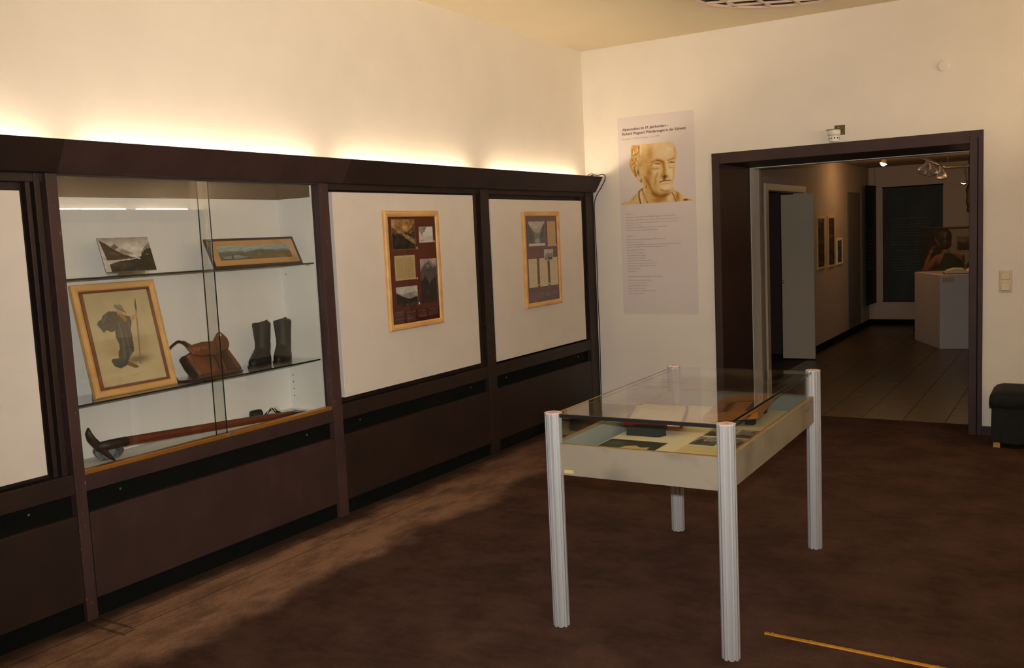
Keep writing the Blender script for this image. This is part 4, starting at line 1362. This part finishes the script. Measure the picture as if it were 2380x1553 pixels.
# photographs and papers lying on the liner
def flat(name, label, cat, cv, x, y, a, z=ZI, group=None, th=.0012):
    ex_ = Vector((math.cos(a), math.sin(a), 0))
    ey_ = Vector((-math.sin(a), math.cos(a), 0))
    ob = sheet(name, cv, (x, y, z+th), ex_, ey_, th, None, loc=(x, y, z))
    return tag(ob, label, cat, group)
c = Cv(.255, .20, 70, 54, (44, 50, 38))
c.blob(.05, .12, .05, .05, (96, 102, 74), .8)
c.poly([(.08, .0), (.11, .09), (.15, .115), (.18, .085), (.215, .10), (.22, .06), (.19, .0)], (198, 178, 112))
c.blob(.15, .05, .04, .03, (214, 196, 132), .8)
c.noise(16, 12, 3)
flat('photograph', 'dark photograph with a pale glowing shape at the vitrine front', 'photograph', c, 1.878, -3.878, .0)
def alps(seed, w=.118, h=.165):
    c = Cv(w, h, 40, 54, (200, 186, 160))
    c.rect(.004, w-.004, .004, h-.004, (150, 138, 124))
    r = random.Random(seed)
    pts = [(.004, .03+r.random()*.03)]
    for k in range(1, 7):
        pts.append((.004+k*(w-.008)/7, h*(.3+.5*r.random())))
    pts += [(w-.004, .05), (w-.004, .004), (.004, .004)]
    c.poly(pts, (74, 66, 60))
    for k in range(7):
        x, y = r.random()*w, r.random()*h*.7
        c.stroke([(x, y), (x+r.uniform(-.03, .03), y+r.uniform(-.03, .03))], .004, r.choice([(198, 188, 170), (52, 46, 40), (110, 98, 86)]), .8)
    c.noise(40, 9, 3)
    c.rect(0, .004, 0, h, (222, 212, 188))
    c.rect(w-.004, w, 0, h, (222, 212, 188))
    c.rect(0, w, 0, .004, (222, 212, 188))
    c.rect(0, w, h-.004, h, (222, 212, 188))
    return c
for lab, x, y, sd_ in (('front left mountain photograph of the four in the vitrine', 2.214, -3.672, 1), ('front right mountain photograph of the four in the vitrine', 2.340, -3.668, 2),
                      ('rear left mountain photograph of the four in the vitrine', 2.214, -3.497, 3), ('rear right mountain photograph of the four in the vitrine', 2.340, -3.493, 4)):
    flat('mountain_photograph', lab, 'photograph', alps(sd_), x, y, .02, group='four mountain photographs in the vitrine')
c = letter(.22, .20, 60, 50, (218, 196, 140), (156, 130, 84), 12, .6)
flat('manuscript_page', 'yellowed handwritten page at the near right of the vitrine', 'paper', c, 2.216, -3.885, .015)
c = Cv(.20, .30, 8, 10, (238, 226, 196))
flat('blank_sheet', 'pale blank sheet behind the red book in the vitrine', 'paper', c, 1.885, -3.16, .03)

# ================================================================== DOOR WALL FITTINGS
t = thing('light_switch', 'beige double rocker light switch right of the doorway', 'switch', (3.141, 0, 1.016))
box('plate', 'switch_plastic', t, 3.101, 3.181, -.010, 0, 1.016, 1.166, bevel=.004)
for z in (1.054, 1.128):
    MB().loft([[Vector((3.113, -.010, z-.026)), Vector((3.169, -.010, z-.026)), Vector((3.169, -.010, z+.026)), Vector((3.113, -.010, z+.026))],
               [Vector((3.116, -.019, z-.023)), Vector((3.166, -.019, z-.023)), Vector((3.166, -.013, z+.023)), Vector((3.116, -.013, z+.023))]]).build('rocker', 'switch_plastic', t, bevel=.003)
t = thing('wall_disc', 'small white round cover plate high on the doorway wall', 'cover plate', (2.749, 0, 2.597))
MB().lathe([(.0, 0), (.036, 0), (.036, .008), (.033, .012), (0, .013)], (2.749, 0, 2.597), (0, -1, 0), 32).build('cap', 'wall_paint', t)
t = thing('fire_detector', 'white smoke detector on a small olive bracket above the doorway', 'detector', (2.03, 0, 2.14))
box('bracket', 'olive_plate', t, 2.01, 2.085, -.006, 0, 2.19, 2.262, bevel=.001)
box('bracket_arm', 'olive_plate', t, 1.972, 2.075, -.11, 0, 2.224, 2.228)
MB().lathe([(0, .0), (.046, .0), (.046, -.028), (.040, -.038), (.032, -.042), (.032, -.046), (.036, -.05), (.036, -.068), (.034, -.084), (0, -.086)], (2.018, -.058, 2.224), (0, 0, 1), 28).build('sensor_head', 'white_plastic', t)
for k in range(10):
    a_ = 2*math.pi*k/10
    cx, cy = 2.018+.034*math.cos(a_), -.058+.034*math.sin(a_)
    MB().ell((cx, cy, 2.165), (.006, .006, .005), 8, 6).build('vent_slot', 'recess_black', t)
MB().cyl((2.04, -.008, 2.245), (2.04, -.005, 2.245), .005, n=10).build('screw', 'steel', t)

# black cloth-covered box seat in the corner right of the door
t = thing('box_seat', 'low box seat under a black cloth cover beside the doorway', 'seat', (3.5, -.21, 0))
def cloth_ring(z, e, wv=0):
    p = []
    x0, x1, y0, y1 = 3.087-e, 3.96+e, -.385-e, -.02
    for k in range(24):
        p.append((x0+(x1-x0)*k/24, y0))
    for k in range(10):
        p.append((x1, y0+(y1-y0)*k/10))
    for k in range(24):
        p.append((x1-(x1-x0)*k/24, y1))
    for k in range(10):
        p.append((x0, y1-(y1-y0)*k/10))
    return [Vector((a+wv*math.sin(i*1.9)*.004, max(-.5, min(-.018, b+wv*math.sin(i*2.3)*.004)), z+(.004*math.sin(i*1.3) if wv else 0))) for i, (a, b) in enumerate(p)]
MB().loft([cloth_ring(.035, 0, 1.2), cloth_ring(.15, 0, .8), cloth_ring(.275, -.002, .3)]).build('skirt', 'black_cloth', t, smooth=False)
MB().loft([cloth_ring(.272, .010, .5), cloth_ring(.31, .013, .3), cloth_ring(.352, .009), cloth_ring(.372, -.012), cloth_ring(.382, -.05)]).build('cover', 'black_cloth', t, smooth=True)
for x, y in ((3.12, -.35), (3.92, -.35), (3.12, -.06), (3.92, -.06)):
    box('foot', 'raw_wood', t, x-.02, x+.02, y-.02, y+.02, 0, .035)

# brass strip screwed to the carpet
t = thing('floor_strip', 'thin brass cover strip screwed to the carpet in the foreground', 'strip', (3.3, -3.88, 0))
sp = [(-.011, 0), (-.008, .003), (0, .0045), (.008, .003), (.011, 0)]
MB().loft([[Vector((x, -3.859-.036*(x-2.582)+a, z)) for a, z in sp] for x in (2.582, 4.4)]).build('strip', 'brass', t)
for k in range(12):
    x = 2.61+k*.145
    y = -3.859-.036*(x-2.582)+.006
    MB().ell((x, y, .0042), (.003, .003, .0015), 8, 6).build('screw', 'steel', t)

# round louvred ceiling lamp (unlit)
LX, LY, LR, LZ = 2.132, -1.424, .697, 3.0
t = thing('ceiling_lamp', 'large round louvred ceiling lamp, switched off', 'lamp', (LX, LY, H))
ring = lambda r, z, n=64: [Vector((LX+r*math.cos(2*math.pi*k/n), LY+r*math.sin(2*math.pi*k/n), z)) for k in range(n)]
MB().loft([ring(LR-.016, LZ), ring(LR, LZ), ring(LR, H), ring(LR-.016, H), ring(LR-.016, LZ)], cap=False).build('rim', 'lamp_slat', t, smooth=False)
MB().loft([ring(LR-.017, H-.012), ring(LR-.017, H)]).build('housing', 'lamp_inside', t)
MB().loft([ring(LR-.0165, LZ+.014), ring(LR-.020, LZ+.014), ring(LR-.020, H-.013), ring(LR-.0165, H-.013), ring(LR-.0165, LZ+.014)], cap=False).build('inner_liner', 'lamp_liner', t)
la = math.radians(24)
for d in (0, 1):
    a_ = la+d*math.radians(62)
    dx, dy = math.cos(a_), math.sin(a_)
    k = -LR+.06
    while k < LR:
        hh = math.sqrt(max(0, (LR-.016)**2-k*k))
        if hh > .08:
            cx, cy = LX-dy*k, LY+dx*k
            q = [Vector((cx-dx*hh-dy*.008, cy-dy*hh+dx*.008, 0)), Vector((cx+dx*hh-dy*.008, cy+dy*hh+dx*.008, 0)), Vector((cx+dx*hh+dy*.008, cy+dy*hh-dx*.008, 0)), Vector((cx-dx*hh+dy*.008, cy-dy*hh-dx*.008, 0))]
            MB().loft([[v+EZ*(LZ+.001) for v in q], [v+EZ*(LZ+.013) for v in q]]).build('louvre_slat', 'lamp_slat', t)
        k += .17 if d else .12

# ================================================================== NEXT ROOM
def wallframe(label, y0, y1, z0, z1, fm, inner, seed):
    t = thing('wall_picture', label, 'picture', (NL, (y0+y1)/2, z0), 'pictures on the side wall of the next room')
    w_, h_ = y1-y0, z1-z0
    frame_mb((NL+.001, y0, z0), EY, EZ, w_, h_, .03, .018).build('frame', fm, t)
    c = Cv(w_-.04, h_-.04, 24, 40, inner)
    r = random.Random(seed)
    for k in range(9):
        c.rect(.02+r.random()*.1, w_*.5+r.random()*.1, h_*(.05+k*.1), h_*(.05+k*.1)+.05, r.choice([(90, 80, 66), (60, 58, 52), (120, 100, 76)]), .7)
    c.noise(20, 6, 2)
    sheet('print', c, (NL+.01, y0+.02, z0+.02), EY, EZ, .004, t)
wallframe('narrow beech framed picture beside the open side door', 4.13, 4.51, .99, 1.625, 'beech', (52, 46, 40), 1)
wallframe('narrow beech framed picture second from the side door', 4.68, 5.05, .99, 1.628, 'beech', (50, 46, 40), 2)
wallframe('small pale framed picture farthest along the side wall', 5.15, 5.47, 1.0, 1.34, 'board_white', (70, 62, 54), 3)

struct('trim_4', 'grey flush panel on the side wall near the far corner', MB().box(NL, NL+.012, 5.84, 6.62, .09, 1.945), 'panel_grey', bevel=.003)
# banners
t = thing('hanging_banner', 'large dark green banner with white text lines on the far wall', 'banner', (1.48, NB, .354))
c = Cv(.805, 1.66, 150, 330, (48, 56, 54))
c.noise(10, 5, 3)
for k in range(19):
    c.words(.12, .12+.55*random.uniform(.86, 1), 1.20-k*.042, .009, (128, 128, 118), .5, .012, .06)
sheet('cloth', c, (1.076, NB-.02, .354), EX, EZ, .004, t)
MB().cyl((1.07, NB-.018, 2.017), (1.89, NB-.018, 2.017), .008, n=10).build('rod', 'recess_black', t)
MB().cyl((1.07, NB-.018, .354), (1.89, NB-.018, .354), .006, n=10).build('rod', 'recess_black', t)
t = thing('hanging_banner', 'narrow black banner with orange text lines in the far corner', 'banner', (.97, 6.9, .33))
c = Cv(.60, 1.70, 60, 150, (22, 18, 16))
for k in range(12):
    c.words(.08, .54*random.uniform(.8, 1), 1.06-k*.05, .012, (170, 92, 40), .7, .015, .07)
bx_ = Vector((.97-.93, 7.25-6.60, 0)).normalized()
sheet('cloth', c, (.945, 6.74, .345), bx_, EZ, .004, t)
for z in (.345, 2.045):
    MB().cyl(Vector((.945, 6.74, z)), Vector((.945, 6.74, z))+bx_*.60, .007, n=8).build('rod', 'recess_black', t)
for k in (.08, .52):
    MB().cyl(Vector((.945, 6.74, 2.045))+bx_*k, Vector((.945, 6.74, NH))+bx_*k, .002, n=6).build('cord', 'recess_black', t)

# plinth with an open book under a glass cover
PL = [(1.761, 5.549), (2.157, 4.700), (2.80, 4.815), (2.80, 5.72), (1.95, 5.72)]
t = thing('plinth', 'white angular plinth in the next room', 'plinth', (2.3, 5.2, 0))
MB().loft([[Vector((x, y, 0)) for x, y in PL], [Vector((x, y, .873)) for x, y in PL]]).build('body', 'plinth_white', t, bevel=.003)
d_ = (Vector((2.80, 4.815, 0))-Vector((2.157, 4.70, 0))).normalized()
n_ = Vector((d_.y, -d_.x, 0))
q = Vector((2.157, 4.70, .79))+d_*.03
MB().prism([(0, 0), (.12, 0), (.12, .055), (0, .055)], q, d_, EZ, n_, .003).build('label_plate', 'label_tan', t)
t = thing('glass_cover', 'glass cover standing on the white plinth', 'glass case', (2.3, 5.2, .873))
GC = [(1.83, 5.50), (2.185, 4.745), (2.77, 4.85), (2.77, 5.66), (1.98, 5.66)]
for i in range(5):
    a, b = Vector(GC[i]).to_3d(), Vector(GC[(i+1) % 5]).to_3d()
    dd = (b-a).normalized()
    nn = Vector((-dd.y, dd.x, 0))*.005
    MB().loft([[a+EZ*z, b+EZ*z, b+nn+EZ*z, a+nn+EZ*z] for z in (.874, 1.425)]).build('glass_pane', 'pane_glass', t)
    MB().cyl(a+EZ*1.428, b+EZ*1.428, .004, n=6).build('edge_strip', 'gilt', t)
MB().loft([[Vector((x, y, z)) for x, y in GC] for z in (1.425, 1.430)]).build('glass_lid', 'pane_glass', t)
t = thing('open_book', 'thick open book lying on the white plinth', 'book', (2.42, 4.98, .874))
bo, bex, bey = Vector((2.20, 4.86, .876)), Vector((1, .17, 0)).normalized(), Vector((-.17, 1, 0)).normalized()
half = [(0, 0), (.02, .03), (.10, .055), (.20, .05), (.235, .02), (.27, .05), (.37, .055), (.45, .03), (.47, 0)]
MB().loft([[bo+bex*u+EZ*(.006+h_)+bey*v for u, h_ in half] for v in (0, .32)]).build('page_block', 'page', t, bevel=.001)
MB().prism([(-.01, -.01), (.48, -.01), (.48, .33), (-.01, .33)], bo, bex, bey, EZ, .006).build('cover', 'oak_dark', t)
MB().ell((2.46, 5.42, .95), (.09, .09, .075), 14, 10, rockfn).build('ornament', 'gilt', loc=(2.46, 5.42, .874))
o_ = bpy.data.objects['ornament']
tag(o_, 'crumpled gilded ornament behind the open book on the plinth', 'ornament')
MB().lathe([(.05, -.075), (.02, -.03), (.05, .06), (.03, .18), (.06, .26), (0, .30)], (2.46, 5.42, .95), (0, 0, 1), 12).build('stem', 'gilt', o_)

# picture and ledge on the far wall, gilt pole
t = thing('wall_picture', 'small framed dark landscape on the far wall behind the plinth', 'picture', (2.2, NB, 1.05), 'pictures on the far wall of the next room')
frame_mb((2.052, NB-.001, 1.055), EX, EZ, .36, .228, .02, .016).build('frame', 'mount_buff', t)
c = landscape(.33, .198, 30, 20, (120, 104, 80), (70, 62, 50), (30, 26, 20), [(0, .5), (.4, .7), (1, .6)], [(0, .7), (.3, .5), (1, .3)], None, 20)
sheet('print', c, (2.067, NB-.008, 1.07), EX, EZ, .004, t)
t = thing('picture_rail', 'thin brown rail along the far wall', 'rail', (2.4, NB, 1.32))
MB().box(1.90, 3.4, NB-.02, NB, 1.385, 1.405).build('rail', 'oak_dark', t)
t = thing('gilt_hanging', 'tall gilded ornament hanging from the next room ceiling', 'ornament', (2.31, 6.3, 1.6))
MB().cyl((2.31, 6.3, 1.95), (2.31, 6.3, NH), .012, n=8).build('pole', 'gilt', t)
MB().lathe([(.0, .0), (.03, .02), (.02, .06), (.035, .12), (.03, .22), (.04, .30), (.015, .36)], (2.31, 6.3, 1.60), (0, 0, 1), 12).build('finial', 'gilt', t)

# ceiling lights of the next room
def bulb(label, p, tilt, power, target, group):
    t = thing('spotlight', label, 'spotlight', p, group)
    p = Vector(p)
    d_ = Vector(tilt).normalized()
    MB().lathe([(.018, -.10), (.022, -.06), (.030, -.03), (.045, 0), (.043, 0), (.028, -.026), (0, -.028)], p, d_, 18).build('shade', 'spot_white', t, smooth=True)
    MB().ell(tuple(p-d_*.004), (.032, .032, .03), 14, 10).build('bulb', 'bulb', t, smooth=True)
    light('spot_lamp', 'POINT', p+d_*.05, power, SPOT_COL, .03)
    return t
SPG = 'spotlights of the next room'
bulb('glowing spotlight near the left of the next room ceiling', (1.485, 5.0, 2.235), (-.3, -.25, -1), 5, (.9, 4.3, .2), SPG)
bulb('glowing spotlight at the right end of the ceiling track', (2.378, 5.0, 1.955), (-.15, .5, -1), 4, (2.0, 7.3, 1.5), SPG)
MB().cyl((1.485, 5.03, 2.30), (1.485, 5.03, NH), .03, n=14).build('ceiling_rose', 'spot_white', loc=(1.485, 5.03, NH))
tag(bpy.data.objects['ceiling_rose'], 'round ceiling mount above the left spotlight', 'mount')
tk = thing('lamp_track', 'angled metal lamp track under the next room ceiling', 'track', (2.2, 5.0, 2.2))
MB().cyl((1.90, 4.75, 2.285), (2.17, 5.1, 2.15), .014, n=10).build('rail', 'steel', tk)
MB().cyl((2.17, 5.1, 2.15), (2.60, 5.05, 2.15), .016, n=10).build('rail', 'steel', tk)
MB().cyl((2.20, 5.1, 2.15), (2.20, 5.1, NH), .005, n=8).build('hanger', 'steel', tk)
MB().cyl((1.93, 4.8, 2.27), (1.93, 4.8, NH), .005, n=8).build('hanger', 'steel', tk)
MB().cyl((2.391, 4.957, 2.035), (2.378, 5.07, 2.15), .010, n=8).build('joint', 'steel', tk)
for lab, (a_, b_) in (('unlit white spotlight at the left of the track', ((2.00, 4.9, 2.215), (1.93, 4.86, 2.075))), ('unlit white spotlight in the middle of the track', ((2.03, 4.93, 2.20), (2.06, 4.93, 2.07))), ('unlit white spotlight hanging lowest under the track bend', ((2.13, 5.03, 2.16), (2.14, 5.0, 2.02)))):
    a_, b_ = Vector(a_), Vector(b_)
    t = thing('track_spotlight', lab, 'spotlight', a_, 'unlit heads on the track')
    d_ = (b_-a_).normalized()
    MB().lathe([(.0, 0), (.02, .0), (.024, .06), (.05, .10), (.054, .14), (.05, .14), (.044, .105), (0, .10)], a_, d_, 18).build('head', 'spot_white', t, smooth=True)
    MB().cyl(a_, a_+Vector((0, .01, .05)), .006, n=8).build('joint', 'steel', t)

# ================================================================== PERSON SEATED BEHIND THE PLINTH
pn = thing('person', 'person with auburn hair in a black sleeveless top, hand raised to the chin', 'person', (2.08, 5.98, 0))
pn.rotation_euler = (0, 0, math.radians(-48))
pn.location = (2.12, 6.0, 0)
def skin(name, joints, edges, material, parent, sub=2, root=0):
    me = bpy.data.meshes.new(name)
    off = ORG[parent.as_pointer()]
    me.from_pydata([tuple(Vector(j[0])-off) for j in joints], edges, [])
    me.materials.append(MATS[material])
    ob = bpy.data.objects.new(name, me)
    COL.objects.link(ob)
    ob.parent = parent
    md = ob.modifiers.new('skin', 'SKIN')
    md.use_smooth_shade = True
    for v, j in zip(me.skin_vertices[0].data, joints):
        r = j[1]
        v.radius = r if isinstance(r, tuple) else (r, r)
    me.skin_vertices[0].data[root].use_root = True
    s2 = ob.modifiers.new('sub', 'SUBSURF')
    s2.levels = 1
    s2.render_levels = sub
    ORG[ob.as_pointer()] = off
    return ob
J = [((2.10, 5.98, .53), (.12, .15)), ((2.10, 5.97, .68), (.10, .13)), ((2.09, 5.96, .84), (.105, .145)), ((2.08, 5.95, 1.00), (.09, .15)), ((2.055, 5.945, 1.085), .055), ((2.03, 5.94, 1.15), .048),
     ((2.075, 5.79, 1.02), .052), ((2.04, 5.69, .90), .042), ((1.985, 5.675, .84), .036), ((1.95, 5.74, .97), .031), ((1.925, 5.80, 1.075), .024),
     ((2.085, 6.11, 1.02), .052), ((2.05, 6.18, .90), .042), ((2.0, 6.18, .78), .036), ((1.90, 6.12, .70), .030), ((1.82, 6.08, .66), .024),
     ((1.98, 5.88, .54), .085), ((1.66, 5.86, .53), .060), ((1.66, 5.86, .28), .048), ((1.67, 5.86, .08), .036), ((1.56, 5.86, .035), .032),
     ((1.98, 6.08, .54), .085), ((1.66, 6.10, .53), .060), ((1.66, 6.10, .28), .048), ((1.67, 6.10, .08), .036), ((1.56, 6.10, .035), .032)]
Ed = [(0, 1), (1, 2), (2, 3), (3, 4), (4, 5), (3, 6), (6, 7), (7, 8), (8, 9), (9, 10), (3, 11), (11, 12), (12, 13), (13, 14), (14, 15), (0, 16), (16, 17), (17, 18), (18, 19), (19, 20), (0, 21), (21, 22), (22, 23), (23, 24), (24, 25)]
skin('body', J, Ed, 'skin', pn)
skin('black_top', [((2.10, 5.98, .50), (.155, .185)), ((2.10, 5.97, .68), (.128, .155)), ((2.09, 5.96, .84), (.135, .175)), ((2.082, 5.95, .97), (.125, .175)), ((2.065, 5.945, 1.065), (.085, .095)),
     ((2.078, 5.83, 1.025), .078), ((2.085, 6.07, 1.025), .078)], [(0, 1), (1, 2), (2, 3), (3, 4), (3, 5), (3, 6)], 'top_black', pn)
skin('trousers', [((2.10, 5.98, .53), (.135, .165)), ((1.98, 5.88, .54), .098), ((1.655, 5.86, .53), .072), ((1.66, 5.86, .28), .060), ((1.67, 5.86, .09), .052), ((1.98, 6.08, .54), .098), ((1.655, 6.10, .53), .072), ((1.66, 6.10, .28), .060), ((1.67, 6.10, .09), .052)],
     [(0, 1), (1, 2), (2, 3), (3, 4), (0, 5), (5, 6), (6, 7), (7, 8)], 'trousers', pn)
for y in (5.86, 6.10):
    MB().ell((1.61, y, .04), (.13, .045, .04), 16, 10).build('shoe', 'black_strap', pn, smooth=True)
# head looking toward the banner (to the left)
hc = Vector((1.995, 5.93, 1.268))
def headfn(ph, th):
    f = 1.0
    cz = math.cos(ph)
    if cz < 0:
        f -= .10*(-cz)*(1-.5*math.cos(th-math.pi))
    return f
MB().ell(tuple(hc), (.098, .076, .118), 24, 18, headfn).build('head', 'skin', pn, smooth=True)
MB().loft([[hc+Vector(p) for p in q] for q in ([(-.090, -.008, .022), (-.090, .008, .022), (-.085, 0, .028)], [(-.118, -.014, -.030), (-.118, .014, -.030), (-.124, 0, -.018)], [(-.088, -.012, -.040), (-.088, .012, -.040), (-.09, 0, -.03)])]).build('nose', 'skin', pn, smooth=True)
for s_ in (-1, 1):
    MB().ell(tuple(hc+Vector((-.084, s_*.032, .008))), (.010, .014, .009), 12, 8).build('eye', 'eye_white', pn, smooth=True)
    MB().ell(tuple(hc+Vector((-.092, s_*.032, .008))), (.005, .006, .006), 10, 6).build('iris', 'eye_dark', pn, smooth=True)
    MB().ell(tuple(hc+Vector((.012, s_*.077, -.005))), (.018, .008, .030), 12, 8).build('ear', 'skin', pn, smooth=True)
    MB().tube([hc+Vector((-.088, s_*.016, .030)), hc+Vector((-.088, s_*.034, .036)), hc+Vector((-.080, s_*.052, .030))], .004, 6).build('eyebrow', 'hair', pn)
MB().ell(tuple(hc+Vector((-.088, 0, -.062))), (.010, .024, .008), 12, 6).build('mouth', 'lip', pn, smooth=True)
def hairfn(ph, th):
    return 1+.04*math.sin(9*th+3*ph)+.03*math.sin(17*th)
hr = MB().ell(tuple(hc+Vector((.030, 0, .030))), (.098, .092, .112), 28, 16, hairfn)
hr.ell(tuple(hc+Vector((.065, 0, -.05))), (.06, .075, .085), 20, 12, hairfn)
hr.build('hair', 'hair', pn, smooth=True)
# hands: palm and five fingers each
def hand(w, d, n, s_, curl, nm):
    """w wrist, d finger direction, n back-of-hand normal"""
    w, d, n = Vector(w), Vector(d).normalized(), Vector(n).normalized()
    n = (n-d*n.dot(d)).normalized()
    x = d.cross(n)*s_
    jo = [(w, (.020, .015)), (w+d*.045, (.030, .013)), (w+d*.075, (.032, .011))]
    h_ = skin(nm, jo, [(0, 1), (1, 2)], 'skin', pn)
    for k, (off, ln) in enumerate(((-.026, .058), (-.009, .068), (.009, .064), (.025, .050))):
        b0 = w+d*.072+x*off
        p = [b0]
        cur = d.copy()
        for q in (.45, .32, .23):
            cur = (cur-n*curl).normalized()
            p.append(p[-1]+cur*ln*q*1.15)
        skin('finger', [(v, .0085-.0012*i) for i, v in enumerate(p)], [(0, 1), (1, 2), (2, 3)], 'skin', h_)
    b0 = w+d*.022-x*.022
    cur = (d*.6-x*.9-n*.2).normalized()
    p = [b0, b0+cur*.035, b0+cur*.035+(d*.85-x*.4-n*.3).normalized()*.028]
    p.append(p[-1]+(d-n*.4).normalized()*.022)
    skin('thumb', [(v, .0105-.0012*i) for i, v in enumerate(p)], [(0, 1), (1, 2), (2, 3)], 'skin', h_)
hand((1.925, 5.80, 1.075), (-.15, .45, .9), (-.75, -.55, .3), 1, .45, 'hand')
hand((1.82, 6.08, .66), (-.95, -.2, -.25), (0, 0, 1), -1, .25, 'hand')
t = thing('stool', 'dark stool under the seated person behind the plinth', 'stool', (2.135, 5.985, 0))
MB().lathe([(0, 0), (.17, 0), (.18, .015), (.17, .03), (0, .03)], (2.135, 5.985, .355), (0, 0, 1), 28).build('seat', 'oak_dark', t)
for a_ in range(4):
    th = math.pi/4+a_*math.pi/2
    MB().cyl((2.135+.19*math.cos(th), 5.985+.19*math.sin(th), 0), (2.135+.13*math.cos(th), 5.985+.13*math.sin(th), .356), .013, n=10).build('leg', 'oak_dark', t)
